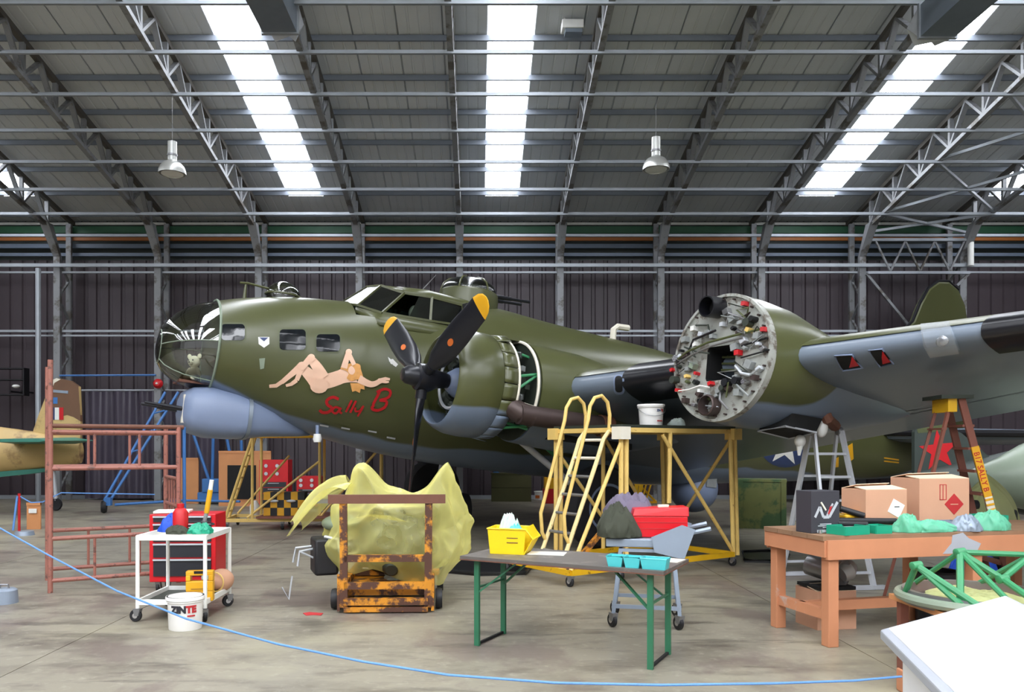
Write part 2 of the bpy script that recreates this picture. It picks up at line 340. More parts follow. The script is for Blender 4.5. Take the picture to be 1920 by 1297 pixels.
# lattice trusses
def make_truss():
    t = bpy.data.objects.new('roof_truss', None); C.objects.link(t)
    MB().bar((0, 23.9, zl(23.9)), (0, 4, zl(4)), .13, .1).b('lower_chord', M['truss'], t, smooth=False)
    MB().bar((0, 25.7, zu(25.7)-.08), (0, 4, zu(4)-.08), .12, .12).b('upper_chord', M['trussdark'], t, smooth=False)
    MB().bar((0, 4, zl(4)), (0, -14, zl(-14)), .1, .1).b('lower_chord', M['truss'], t, smooth=False)
    MB().bar((0, 4, zu(4)-.08), (0, -15, zu(-15)-.08), .12, .12).b('upper_chord', M['trussdark'], t, smooth=False)
    up = dn = None
    for side in (0, 1):
        n = 16; st = 1.345
        y = 24.0 if not side else 3.3
        ups = dns = None
        while (y > 5.2 if not side else y > -13):
            z0 = zl(y); a = (0, 0, 0); b = (0, -st*.5, (zu(y-st*.5)-.1)-z0); c = (0, -st, zl(y-st)-z0); e = (0, 0, .78)
            if ups is None:
                ups = MB().bar(a, b, .12, .06).b('web_brace', M['truss'], t, smooth=False); dns = MB().bar(b, c, .12, .06).b('web_brace', M['truss'], t, smooth=False)
                pst = MB().bar(a, e, .11, .08).b('web_post', M['truss'], t, smooth=False)
                for o in (ups, dns, pst): o.location = (0, y, z0)
            else:
                for o in (ups, dns, pst): inst(o, t, (0, y, z0))
            y -= st
    return t
t0 = make_truss()
for k, X in enumerate(XT):
    t = t0 if k == 0 else copy_tree(t0); t.location = (X, 0, 0); struct(t, 'grey lattice roof truss sloping down to the back wall')
# lattice wall columns
def make_col():
    t = bpy.data.objects.new('wall_column', None); C.objects.link(t)
    MB().bb((-.1, -.06, 0), (.1, .06, 7.54)).b('front_post', M['truss'], t, smooth=False)
    MB().bb((-.08, .64, 0), (.08, .74, 8.75)).b('rear_post', M['truss'], t, smooth=False)
    MB().hexa([(-.1,-.06,7.54),(.1,-.06,7.54),(.1,.06,7.54),(-.1,.06,7.54),(-.13,-.8,8.4),(.13,-.8,8.4),(.13,-.5,8.4),(-.13,-.5,8.4)]).b('knee_bracket', M['truss'], t, smooth=False)
    a = b = None
    for i in range(6):
        z = .3+i*1.2
        if a is None:
            a = MB().bar((0, .03, 0), (0, .66, .6), .06, .05).b('lacing_bar', M['truss'], t, smooth=False); b = MB().bar((0, .66, .6), (0, .03, 1.2), .06, .05).b('lacing_bar', M['truss'], t, smooth=False)
            a.location.z = b.location.z = z
        else: inst(a, t, (0, 0, z)); inst(b, t, (0, 0, z))
    return t
c0 = make_col()
for k, X in enumerate(XT):
    t = c0 if k == 0 else copy_tree(c0); t.location = (X, 24.6, 0); struct(t, 'pale grey lattice column against the dark back wall')
# back wall: ribbed sheets, upper band, beams and rails
wb = struct(MB().bb((X0, YB+.06, 0), (X1, YB+.2, 9.1)).b('wall_back', M['wallup'], smooth=False), 'dark brown ribbed cladding of the back wall')
wp = None
for i in range(int((X1-X0)/.4)):
    if wp is None:
        pr = [(0, .05), (.06, .05), (.09, 0), (.34, 0), (.37, .05), (.4, .05)]
        wp = MB().rings([[(x, y, 0) for x, y in pr]+[(.4, .07, 0), (0, .07, 0)], [(x, y, 7.7) for x, y in pr]+[(.4, .07, 7.7), (0, .07, 7.7)]]).b('panel', M['wall'], wb, smooth=False)
    else: wp = inst(wp, wb)
    wp.location = (X0+.4*i, YB-.02, 0)
struct(MB().bb((X0-.2, YF, 0), (X0, YB+.2, 9.1)).add([(X0-.1, YF, 9.1), (X0-.1, YB, 9.1), (X0-.1, YB, 9.3), (X0-.1, 4, 13.5), (X0-.1, YF, 9.6)], [(0, 1, 2, 3, 4)]).b('wall_left', M['wall'], smooth=False), 'brown side wall of the hangar')
struct(MB().bb((X1, YF, 0), (X1+.2, YB+.2, 9.1)).add([(X1+.1, YF, 9.1), (X1+.1, YB, 9.1), (X1+.1, YB, 9.3), (X1+.1, 4, 13.5), (X1+.1, YF, 9.6)], [(0, 1, 2, 3, 4)]).b('wall_right', M['wall'], smooth=False), 'brown side wall of the hangar')
struct(MB().bb((X0, YB-.12, 0), (X1, YB-.04, .12)).b('baseboard_back', M['rail'], smooth=False), 'pale kerb along the foot of the back wall')
for nm, m, Y, z, h, lab in (('trim_1', 'green_band', 25.5, 8.62, .22, 'green horizontal eaves beam'), ('trim_2', 'orange_band', 25.4, 8.3, .1, 'orange horizontal pipe under the eaves'),
        ('trim_3', 'blue_band', 25.5, 8.1, .13, 'blue grey horizontal beam under the eaves'), ('trim_4', 'blue_band', 25.6, 7.85, .1, 'dark blue grey upper wall rail'), ('painted_gap_light', 'white', 25.6, 8.84, .08, 'white strip painted for the daylight gap at the eaves')):  # the white strip is paint standing for daylight through the eaves gap
    struct(MB().bb((X0, Y-.04, z-h/2), (X1, Y+.04, z+h/2)).b(nm, M[m], smooth=False), lab)
for z, Y, h in ((7.25, 24.44, .1), (7.09, 24.72, .06), (5.27, 24.72, .07), (5.13, 24.74, .05)):
    struct(MB().bb((X0, Y-.04, z-h/2), (X1, Y+.04, z+h/2)).b('wall_rail', M['rail'], smooth=False), 'horizontal galvanised rail across the wall columns')
# right-hand bay: lattice girder, wind bracing, short drop pipe
a4, a5 = XT[11], XT[12]
g = bpy.data.objects.new('lattice_girder', None); C.objects.link(g); struct(g, 'lattice girder bridging two columns above the tail fin')
for z in (7.98, 6.98): MB().bb((a4, 24.2, z-.04), (a5, 24.3, z+.04)).b('chord', M['rail'], g, smooth=False)
for i in range(6):
    x = a4+.25+i*.45; MB().bar((x+(.0 if i % 2 else .0), 24.25, 7.95 if i % 2 == 0 else 7.02), (x+.45, 24.25, 7.02 if i % 2 == 0 else 7.95), .05, .05).b('web_brace', M['truss'], g, smooth=False)
for p, q in (((a4, 24.3, 6.95), (a4+1.35, 24.3, 5.3)), ((a5, 24.3, 6.95), (a5-.35, 24.3, 6.6))): MB().bar(p, q, .07, .07).b('diagonal_brace', M['truss'], g, smooth=False)
for (x, y), (x2, y2) in (((a4, 23.25), (a5, 24.4)), ((a4, 24.4), (a5, 23.25)), ((a4, 23.1), (a5, 20.55)), ((a4, 20.55), (a5, 23.1)), ((a4, 20.4), (a5, 17.8)), ((a4, 17.8), (a5, 20.4))):
    struct(MB().bar((x, y, zl(y)-.02), (x2, y2, zl(y2)-.02), .07, .07).b('roof_wind_brace', M['rail'], smooth=False), 'diagonal steel wind brace in the end roof bay')
struct(MB().tube(P(1820, 452, 24.3), P(1820, 498, 24.3), .09, 10).b('drop_pipe', M['white']), 'short white vertical pipe by the lattice girder')
struct(MB().tube((-13.38, 24.2, 0), (-13.38, 24.2, 7.1), .08, 8).b('steel_pole', M['rail']), 'slim galvanised pole standing before the back wall')
# ------------------------------------------------------------------ hung from the roof
def bell_lamp(p, label):
    t = thing('pendant_lamp', label, 'lamp', p, group='bell lamps under the roof')
    MB().lathe([(.02, .62), (.1, .62), (.1, .2), (.12, .18), (.2, .14), (.265, .06), (.295, -.03), (.3, -.1), (.28, -.1), (.25, -.02), (.02, .1)], 24).b('lamp_shade', M['lamp_metal'], t)
    MB().lathe([(.001, -.1), (.24, -.1), (.24, -.085), (.001, -.085)], 20).b('diffuser', M['white'], t)
    MB().tube((0, 0, .6), (0, 0, zl(17.765)-p[2]-.08), .004).b('hanging_rod', M['steel'], t)
    MB().lathe([(.1, .34), (.115, .34), (.115, .3), (.1, .3)], 16).b('collar', M['steel'], t)
bell_lamp(P(323, 318, 17.765), 'bell shaped metal pendant lamp above the bomber nose')
bell_lamp(P(1230, 310, 17.765), 'bell shaped metal pendant lamp above the bomber wing root')
p = P(1073, 50, 16.9); t = thing('heater_box', 'small white box hanging from a cord under the roof', 'heater', p)
MB().box((0, 0, 0), (.46, .3, .18)).b('housing', M['white'], t, bev=.015); MB().box((.02, 0, -.13), (.36, .24, .08)).b('grille', M['duct'], t)
MB().path([(-.15, 0, .09), (-.16, 0, .4), (-.17, 0, zu(16.9)-p.z)], .012).b('cord', M['white'], t)
def duct(x, z, y, yw, label):
    t = thing('ventilation_duct', label, 'duct', (x, y, z), group='ventilation ducts under the roof')
    MB().bb((-.33, -6.5, 0), (.33, 0, .6)).b('trunk', M['duct'], t, smooth=False)
    MB().bb((-.36, -.04, -.03), (.36, .03, .63)).b('flange', M['rail'], t, smooth=False)
    for sx, a, b in ((0, (-.33, 0, 0), (.33, 0, 0)),):
        MB().add([(-.33, 0, .6), (.33, 0, .6), (.38, .35, .35), (.2, .42, .05), (0, .36, .2), (-.2, .42, .05), (-.38, .35, .35), (-.33, 0, 0), (.33, 0, 0)], [(0, 1, 2, 3, 4, 5, 6), (0, 6, 7), (1, 8, 2), (7, 6, 5, 4, 3, 2, 8)]).b('nozzle', M['alu'], t, smooth=False, thick=.01)
    for y in (-.6, -4): MB().bar((0, y, .6), (0, y, zu(t.location.y+y)-z), .04).b('hanger', M['steel'], t, smooth=False)
p = P(525, 62, 15.3); duct(p.x, p.z, 15.3, 0, 'square grey ventilation duct beside the roof strip above the cockpit')
p = P(1757, 70, 15.0); duct(p.x, p.z, 15.0, 0, 'square grey ventilation duct against the bright strip over the outer wing')
# ------------------------------------------------------------------ the four-engined bomber
PHI, PIT = R(29), R(6)
ac = thing('bomber_aircraft', 'olive green four engined bomber with glazed nose and grey belly', 'aircraft', (-.294, 15.74, 0), PHI, ry=PIT)
MI = Matrix([list(ac['_M'])[i*4:i*4+4] for i in range(4)])
def A(st, l, z): return V((st-6, -l, z))                       # station aft of the nose, metres to port, height
CAM = MI@V((0, 0, HC))
def bvh(mb): return BVHTree.FromPolygons([tuple(v) for v in mb.v], mb.f)
def hit(tree, px, py, off):
    d = (MI@P(px, py, 10)-CAM).normalized(); co, n, i, dist = tree.ray_cast(CAM, d)
    if co is None: return None
    if n.dot(d) > 0: n = -n
    return co+n*off
def decal(tree, polys, name, m, root, off=.008, step=5, label=None):
    """a painted shape lying on the skin: outlines are cut into small triangles and laid on the surface"""
    mb = MB()
    for pi_, poly in enumerate(polys):
        pts = [V((x, y, 0)) for x, y in poly]; tr = geometry.tessellate_polygon([pts])
        st = [tuple(pts[i] for i in t) for t in tr]; out = []
        while st:
            t = st.pop(); ls = [(t[i]-t[(i+1) % 3]).length for i in range(3)]; k = ls.index(max(ls))
            if ls[k] > step:
                a, b, c = t[k], t[(k+1) % 3], t[(k+2) % 3]; mdl = (a+b)/2; st += [(a, mdl, c), (mdl, b, c)]
            else: out.append(t)
        for t in out:
            q = [hit(tree, v.x, v.y, off+(.0003*pi_ if name in ('nose_art', 'name_lettering') else 0)) for v in t]
            if None not in q: mb.add(q, [(0, 1, 2)])
    bm = bmesh.new(); me = bpy.data.meshes.new('tmp'); me.from_pydata([tuple(v) for v in mb.v], [], mb.f); bm.from_mesh(me)
    bmesh.ops.remove_doubles(bm, verts=bm.verts, dist=.0001); mb = MB(); bm.verts.index_update()
    mb.v = [v.co.copy() for v in bm.verts]; mb.f = [tuple(v.index for v in f.verts) for f in bm.faces]; bm.free(); bpy.data.meshes.remove(me)
    return mb.b(name, m, root, label=label)
def stroke(pts, w0, w1=None):
    """a limb or pen stroke: outline polygons of a polyline with changing width"""
    n = len(pts); w1 = w1 if w1 is not None else w0; L = []; Rr = []
    for i, (x, y) in enumerate(pts):
        a = pts[max(0, i-1)]; b = pts[min(n-1, i+1)]; dx, dy = b[0]-a[0], b[1]-a[1]; l = math.hypot(dx, dy) or 1
        w = w0+(w1-w0)*i/(n-1); L.append((x-dy/l*w/2, y+dx/l*w/2)); Rr.append((x+dy/l*w/2, y-dx/l*w/2))
    return [[L[i], L[i+1], Rr[i+1], Rr[i]] for i in range(n-1)]
def smooth_line(pts, k=6):
    out = []
    for i in range(len(pts)-1):
        p0, p1, p2, p3 = [V((*pts[min(max(j, 0), len(pts)-1)], 0)) for j in (i-1, i, i+1, i+2)]
        for t in range(k):
            t /= k; q = .5*((2*p1)+(p2-p0)*t+(2*p0-5*p1+4*p2-p3)*t*t+(3*p1-p0-3*p2+p3)*t**3); out.append((q.x, q.y))
    return out+[pts[-1]]
def circ(x, y, r, ry=None, n=16): return [(x+r*math.cos(2*PI*i/n), y+(ry or r)*math.sin(2*PI*i/n)) for i in range(n)]
# --- fuselage
FS = [(.85,.77,3.63,2.08),(1.2,.86,3.74,1.97),(2,1.02,3.92,1.72),(3,1.15,4.04,1.53),(4,1.22,4.12,1.38),(5,1.27,4.3,1.30),(5.6,1.28,4.48,1.28),(6.3,1.28,4.5,1.27),(7,1.28,4.46,1.26),(8,1.28,4.42,1.26),
      (10,1.27,4.37,1.3),(11,1.25,4.30,1.35),(12,1.2,4.2,1.45),(14,1.08,4.08,1.66),(16,.92,3.98,1.86),(18,.72,3.9,2.06),(20,.5,3.8,2.3),(21.5,.35,3.7,2.5),(22.6,.22,3.4,2.7)]
def fsec(st):
    for i in range(len(FS)-1):
        if FS[i][0] <= st <= FS[i+1][0]:
            u = (st-FS[i][0])/(FS[i+1][0]-FS[i][0]); p = FS[max(i-1, 0)]; a = FS[i]; b = FS[i+1]; n = FS[min(i+2, len(FS)-1)]; r = []
            for k in (1, 2, 3):
                m0 = (b[k]-p[k])/(b[0]-p[0]) if i else (b[k]-a[k])/(b[0]-a[0]); m1 = (n[k]-a[k])/(n[0]-a[0]); h = b[0]-a[0]
                r.append((2*u**3-3*u*u+1)*a[k]+(u**3-2*u*u+u)*h*m0+(3*u*u-2*u**3)*b[k]+(u**3-u*u)*h*m1)
            return r
def fring(st, n=48, g=0):
    w, t, b = fsec(st); c = (t+b)/2; h = (t-b)/2; e = 2/2.15; out = []
    for i in range(n):
        a = 2*PI*i/n; ca, sa = math.cos(a), math.sin(a)
        out.append(A(st, math.copysign(abs(ca)**e, ca)*(w+g), c+math.copysign(abs(sa)**e, sa)*(h+g)))
    return out
sts = [.85+.2*i for i in range(24)]+[5.7+.3*i for i in range(20)]+[11.8+.5*i for i in range(22)]
fm = MB().rings([fring(s) for s in sts])
FT = bvh(fm)
cut = MB(); cut.v = fm.v
cut.f = [f for f in fm.f if not (len(f) == 4 and (lambda c: -2.85 < c.x < -.95 and c.z > 3.72)(sum((fm.v[i] for i in f), V())/4))]
fus = cut.b('fuselage', M['fus'], ac, ang=60)
# nose glazing
nose = MB().rings([[V((0,0,0))+(lambda q: A(st, -q.y, q.z))(V((0, r*math.cos(2*PI*i/40), zc+r*1.0*math.sin(2*PI*i/40)))) for i in range(40)]
    for st, r, zc in ((.0,.01,2.72),(.01,.14,2.725),(.05,.28,2.735),(.13,.42,2.755),(.26,.545,2.785),(.42,.645,2.81),(.6,.715,2.835),(.85,.775,2.855))], caps=False)
nc = nose.b('nose_cone', M['glass'], ac, ang=80)
NT = bvh(nose)
MB().path([A(.85, .79*math.cos(2*PI*i/40), 2.855+.79*math.sin(2*PI*i/40)) for i in range(40)], .022, 6, closed=True).b('nose_ring', M['palegreen'], nc)
def on_nose(a): return [A(st, r*math.cos(a), zc+r*math.sin(a)) for st, r, zc in ((.05,.285,2.735),(.13,.425,2.755),(.26,.55,2.785),(.42,.65,2.81),(.6,.72,2.835),(.85,.78,2.855))]
for a in (.02, PI-.02, R(-52), R(-128)): MB().path(on_nose(a), .009, 5).b('glazing_bar', M['palegreen'], nc)
MB().path([A(.05, .28*math.cos(2*PI*i/20), 2.735+.28*math.sin(2*PI*i/20)) for i in range(20)], .008, 5, closed=True).b('glazing_bar', M['palegreen'], nc)
MB().lathe([(.001, 0), (.74, 0), (.74, .03), (.001, .03)], 32, A(1.15, 0, 2.8), (1, 0, 0)).b('bulkhead', M['dark'], ac)
MB().box(A(.62, 0, 2.2), (.5, .7, .04)).b('nose_floor', M['rust'], ac)
# side windows, badge, marks on the skin
def rrect(x0, y0, x1, y1, r=7, sk=0):
    o = []
    for cx, cy, a in ((x1-r, y1-r, 0), (x0+r, y1-r, 90), (x0+r, y0+r, 180), (x1-r, y0+r, 270)):
        for k in range(5): t = R(a+22.5*k); o.append((cx+r*math.cos(t)+sk*(cy-y0)/10, cy+r*math.sin(t)))
    return o
for (a, b, c, d) in ((415, 608, 459, 638), (524, 618, 573, 656), (593, 627, 637, 659)):
    wf = decal(FT, [rrect(a-3, b-3, c+3, d+3, 9)], 'window_frame', M['olive'], ac, .006)
    decal(FT, [rrect(a, b, c, d)], 'window_pane', M['pane'], wf, .016)
decal(FT, [[(484, 632), (505, 632), (505, 645), (495, 652), (485, 645)]], 'badge', M['white'], ac, .01, label='white shield badge')
decal(FT, [[(486, 633), (503, 633), (495, 640)]], 'badge_mark', M['navy'], ac, .016)
decal(FT, [[(486, 672), (497, 671), (495, 690), (488, 692)]], 'vent_plate', M['palegreen'], ac, .02)
art = decal(FT, stroke(smooth_line([(640,706),(622,712),(606,716),(597,722)]), 26, 30)+stroke(smooth_line([(668,700),(652,702),(636,707)]), 34, 25)
    +stroke(smooth_line([(598,721),(584,706),(567,690)]), 31, 16)+stroke(smooth_line([(566,684),(550,698),(528,716)]), 14, 8)+stroke([(530,714),(518,722),(505,723)], 8, 6)
    +stroke(smooth_line([(606,708),(594,688),(583,674)]), 23, 15)+stroke(smooth_line([(582,671),(566,690),(556,712)]), 13, 8)+stroke([(556,712),(546,719),(536,722)], 8, 5)
    +stroke(smooth_line([(672,710),(695,720),(712,714)]), 15, 8)+stroke([(711,714),(722,710),(730,711)], 9, 4)+stroke([(712,714),(722,716),(728,716)], 6, 3)
    +stroke([(644,690),(652,662)], 12, 9)+stroke([(652,662),(663,684)], 9, 8)+[circ(598,722,17,14), circ(566,686,8), circ(583,671,7), circ(653,661,6), circ(711,714,5)],
    'nose_art', M['skin'], ac, .006, label='painted reclining blonde figure in peach tones')
decal(FT, [smooth_line([(638,689),(648,683),(664,681),(674,684),(676,692),(680,706),(679,713),(668,711),(659,714),(650,709),(653,700),(646,694),(638,692)]), [(656,718),(682,718),(683,730),(676,728),(674,736),(666,732),(660,734)]], 'nose_art_hair', M['hair'], art, .024)
decal(FT, [smooth_line([(653,690),(658,686),(663,690),(665,696),(661,702),(655,701),(652,696)])], 'nose_art_face', M['skin'], art, .028)
let = []; LT = []
for pts, wd in ((smooth_line([(635,748),(624,744),(613,750),(614,758),(622,764),(616,771),(605,772),(599,767)]), 5.5), (smooth_line([(636,764),(628,762),(623,769),(630,773),(639,763),(636,769),(641,773)]), 4),
        ([(659,749),(648,771)], 4), ([(667,750),(656,772)], 4), (smooth_line([(666,762),(666,769),(674,768),(679,761)]), 3.5), (smooth_line([(681,759),(675,770),(670,778)]), 3.5),
        (smooth_line([(712,733),(706,745),(699,758)]), 5), (smooth_line([(706,735),(720,729),(731,733),(728,744),(711,750)]), 5), (smooth_line([(711,750),(724,752),(721,762),(708,768),(697,765),(700,758)]), 5)):
    let += stroke(pts, wd); LT.append(pts)
nS = sum(len(stroke(p_, 1)) for p_ in LT[:6])
decal(FT, let[:nS], 'name_lettering', M['redletter'], ac, .009, 4, label='red hand painted word Sally'); decal(FT, let[nS:], 'name_lettering', M['redletter'], ac, .009, 4, label='red hand painted letter B')
decal(FT, [circ(735,678,4,5), [(727,669),(733,674),(730,679)], [(738,675),(746,683),(742,688),(736,684)]], 'small_white_mark', M['white'], ac, .009)
# cockpit canopy
cp = sub(ac, 'cockpit_canopy')
BF, TF = A(3.02, 0, 4.02), A(3.5, 0, 4.42)
def side(s):
    sf, tf = A(3.5, .9*s, 3.8), A(3.95, .72*s, 4.27); sm, tm = A(4.42, .93*s, 3.82), A(4.5, .73*s, 4.3); sr, tr = A(5.15, .9*s, 3.86), A(5.15, .7*s, 4.28)
    bm_ = A(3.18, .5*s, 3.94); tmid = A(3.62, .4*s, 4.4)
    for nm, q, mm in (('windscreen_pane', (bm_, sf, tf, tmid), 'tint'), ('windscreen_pane', (BF, bm_, tmid, TF), 'tint'), ('side_pane', (sm, sr, tr, tm), 'tint')):
        MB().add(q, [(0, 1, 2, 3)]).b(nm, M[mm], cp, smooth=False, thick=.012)
    MB().add([sf.lerp(sm, .55), sm, tm, tf.lerp(tm, .55)], [(0, 1, 2, 3)]).b('sliding_pane', M['tint'], cp, smooth=False, thick=.012)
    fr = MB()
    for a, b in ((BF, bm_), (bm_, sf), (sf, sm), (sm, sr), (tf, tm), (tm, tr), (tf, tmid), (tmid, TF), (sf, tf), (sm, tm), (sr, tr), (bm_, tmid), (BF, TF)): fr.bar(a, b, .045, .04)
    fr.b('canopy_frame', M['wingtop'], cp, smooth=False)
    rs = []
    for st, lo, hi, cz in ((3.95, .72, 4.27, 4.46), (4.5, .73, 4.3, 4.52), (5.15, .7, 4.28, 4.5), (5.7, .7, 4.25, 4.5)):
        rs.append([A(st, s*lo*k, hi+(cz-hi)*math.sqrt(max(0, 1-k**2.5))) for k in (1, .85, .65, .4, 0)])
    MB().rings(rs, False, False).add([tf, tmid, TF, rs[0][4], rs[0][3], rs[0][2], rs[0][1]], [(0, 1, 2, 3, 4, 5, 6)]).b('canopy_roof', M['wingtop'], cp, thick=.02)
    MB().rings([[A(st, s*l, z) for l, z in ((.62, lo2), (w2, mid), (w2-.02, 3.84), (.71, 4.27))] for st, lo2, w2, mid in ((5.15, 3.5, 1.02, 3.5), (5.7, 3.5, 1.0, 3.5))], False, False).b('rear_fairing', M['wingtop'], cp)
    MB().rings([[A(3.15, .5*s, 3.9), A(3.5, .92*s, 3.78), A(4.42, .95*s, 3.79), A(5.2, .93*s, 3.8)], [A(3.1, .62*s, 3.78), A(3.45, 1.0*s, 3.56), A(4.4, 1.05*s, 3.56), A(5.2, 1.08*s, 3.56)]], False, False).b('sill', M['wingtop'], cp, thick=.01)
side(1); side(-1)
MB().bb(A(3.3, 1.0, 3.3), A(5.2, -1.0, 3.34)).b('cockpit_floor', M['dark'], cp); MB().bb(A(5.14, .9, 3.3), A(5.18, -.9, 4.3)).b('cockpit_bulkhead', M['dark'], cp)
for s in (-.45, .45): MB().box(A(4.3, s, 3.62), (.12, .45, .7)).ell(A(4.28, s, 4.03), (.07, .16, .12)).b('pilot_seat', M['palegreen'], cp, bev=.04)
# astrodome, antennas, top turret
ad = MB().ell(A(1.98, 0, 3.93), (.3, .27, .27), 24, 12).b('astrodome', M['glass'], ac); MB().path([A(1.98+.31*math.cos(i*PI/12), .28*math.sin(i*PI/12), 3.95) for i in range(24)], .02, 5, closed=True).b('dome_ring', M['wingtop'], ad)
am = MB().tube(A(1.32, 0, 3.72), A(1.32, 0, 4.02), .035, 8, .02).path([A(1.22, 0, 4.03), A(1.35, 0, 4.05), A(1.86, 0, 4.02)], .02, 6).b('antenna_mast', M['wingtop'], ac)
MB().tube(A(4.55, 0, 4.5), A(4.85, .05, 4.92), .014, 6, .006).b('whip_antenna', M['steel'], ac)
tt = sub(ac, 'top_turret'); tc_ = A(5.62, 0, 0)
MB().lathe([(.6, 4.3), (.6, 4.56), (.585, 4.7), (.54, 4.74)], 32, (tc_.x, 0, 0)).b('turret_ring', M['wingtop'], tt)
MB().lathe([(.55, 4.7), (.55, 4.77), (.5, 4.87), (.4, 4.95), (.22, 5.0), (.01, 5.02)], 32, (tc_.x, 0, 0)).b('turret_dome', M['tint'], tt)
for i in range(6): MB().path([A(5.62+r*math.cos(i*PI/3+.3), r*math.sin(i*PI/3+.3), z) for r, z in ((.56, 4.63), (.56, 4.74), (.51, 4.865), (.41, 4.955), (.22, 5.01))], .018, 5).b('turret_rib', M['wingtop'], tt)
MB().lathe([(.4, 4.3), (.42, 4.75), (.3, 4.85)], 16, (tc_.x, 0, 0)).b('turret_interior', M['olive'], tt)
for s in (-.16, .16): MB().tube(A(5.9, s, 4.72), A(6.95, s, 4.78), .03, 8).tube(A(6.1, s, 4.73), A(6.5, s, 4.755), .042, 8).b('gun_barrel', M['propblack'], tt)
MB().path([A(9.2, .1, 4.35), A(9.2, .1, 4.62), A(9.3, .1, 4.7), A(9.6, .1, 4.72)], .07, 8).b('antenna_loop', M['cream'], ac)
# chin turret
ct = sub(ac, 'chin_turret')
def crs(st, w, t, b, n=24, e=3.2):
    c = (t+b)/2; h = (t-b)/2; return [A(st, math.copysign(abs(math.cos(a))**(2/e), math.cos(a))*w, c+math.copysign(abs(math.sin(a))**(2/e), math.sin(a))*h) for a in [2*PI*i/n for i in range(n)]]
MB().rings([crs(.46, .3, 1.95, 1.6), crs(.5, .46, 2.05, 1.48), crs(.62, .58, 2.13, 1.38), crs(.9, .62, 2.18, 1.32), crs(1.3, .62, 2.15, 1.34), crs(1.5, .61, 2.1, 1.37)]).b('turret_body', M['bluegrey'], ct, ang=60)
MB().rings([crs(1.51, .6, 2.1, 1.37), crs(1.9, .5, 2.0, 1.45), crs(2.5, .22, 1.85, 1.52), crs(2.7, .05, 1.75, 1.56)]).b('turret_fairing', M['bluegrey'], ct, ang=60)
MB().rings([crs(1.47, .63, 2.13, 1.345), crs(1.53, .63, 2.12, 1.35)]).b('turret_seam', M['duct'], ct)
for s in (-.22, .3): MB().tube(A(.6, s, 1.74), A(.15, s, 1.765), .038, 8).tube(A(.15, s, 1.765), A(-.1, s, 1.78), .024, 8).b('gun_barrel', M['propblack'], ct)
MB().bb(A(.47, .36, 1.52), A(.52, .26, 1.98)).b('gun_slot', M['cream'], ct)
# wing
def wle(l): return 5.0+.154*(l-1.2), 2.35+.055*l
def wte(l):
    ch = 5.8-.226*(l-1.2); z = 2.05+.142*(l-3.5); return wle(l)[0]+ch, min(z, wle(l)[1]-.1)
def foil(l, n=20, off=0, rng=None):
    (xs_, zs_), (xe, ze) = wle(l), wte(l); ch = math.hypot(xe-xs_, ze-zs_); t = .185-.0055*l
    if l > 15: t *= max(.15, 1-(l-15)); 
    ux, uz = (xe-xs_)/ch, (ze-zs_)/ch; out = []
    par = [1-i/n for i in range(n)]+[-(i/n) for i in range(n+1)] if rng is None else rng
    for p in par:
        x = abs(p)**1.8 if rng is None else abs(p); sg = 1 if p > 0 or (p == 0) else -1
        y = 5*t*(.2969*math.sqrt(x)-.126*x-.3516*x*x+.2843*x**3-.1036*x**4); y = sg*y*(1.1 if sg > 0 else .9)+(.012*sg if x > .97 else 0)*0+.035*math.sin(PI*x)*.5
        y += off*sg; x2 = x-off*(1-min(1, x*40))
        out.append(A(xs_+ux*x2*ch-uz*y*ch, l, zs_+uz*x2*ch+ux*y*ch))
    return out
wl = [.9, 2, 3.25, 4.5, 5.7, 6.9, 8, 9, 10.2, 12, 14, 15, 15.5, 15.8]
wm = MB().rings([foil(l) for l in wl]); WT = bvh(wm)
wg = wm.b('port_wing', M['wing'], ac, ang=60)
# olive upper skin, laid over the grey lower skin
MB().rings([foil(l, off=.0025, rng=[.012, .03, .06, .1, .16, .24, .34, .46, .6, .75, .88, .99]) for l in wl[:-2]], False, False).b('upper_skin', M['wingtop'], wg)
for a, b in ((5.05, 6.3), (9.55, 14.8)):
    MB().rings([foil(a+(b-a)*i/8, off=.004, rng=[.05, .03, .018, .009, .003, 0, -.003, -.01, -.022, -.04, -.065, -.085]) for i in range(9)], False, False).b('deicer_boot', M['boot'], wg, ang=70)
sw = MB().rings([[V((p.x, -p.y, p.z)) for p in foil(l)] for l in [.9, 2, 3.25, 4.5, 5.7, 6.9, 8]]).b('starboard_wing', M['wing'], ac, ang=60)
for q, qi in (([(1566, 666), (1598, 663), (1617, 688), (1580, 693)], [(1580, 670), (1598, 667), (1611, 684), (1592, 688)]), ([(1630, 657), (1655, 653), (1675, 680), (1650, 686)], [(1637, 660), (1655, 657), (1670, 677), (1655, 681)])):
    s_ = decal(WT, [q], 'air_slot', M['dark'], wg, .006); decal(WT, [qi[1:]+[((qi[0][0]+qi[2][0])/2, (qi[0][1]+qi[2][1])/2)]], 'slot_plug', M['red'], s_, .012)
    MB().path([hit(WT, x, y, .012) for x, y in q], .012, 5, closed=True).b('slot_rim', M['bluegrey'], s_)
ll = decal(WT, [[(1728, 615), (1782, 610), (1795, 640), (1800, 655), (1745, 663), (1735, 645)]], 'landing_light', M['cartgrey'], wg, .006)
q = hit(WT, 1765, 637, -.02); MB().ell(q, (.04, .075, .075), 16, 8).b('lamp_bulb', M['chrome'], ll)
decal(WT, [[(1728, 615), (1782, 610), (1795, 640), (1800, 655), (1745, 663), (1735, 645)]], 'lamp_glass', film('lamp_lens', '#c9cdd0', .18, .3), ll, .05)
sl = decal(WT, [rrect(1152, 703, 1172, 738, 8)], 'air_slot', M['bluegrey'], wg, .02); decal(WT, [rrect(1155, 706, 1169, 733, 6)], 'slot_opening', M['dark'], sl, .026)
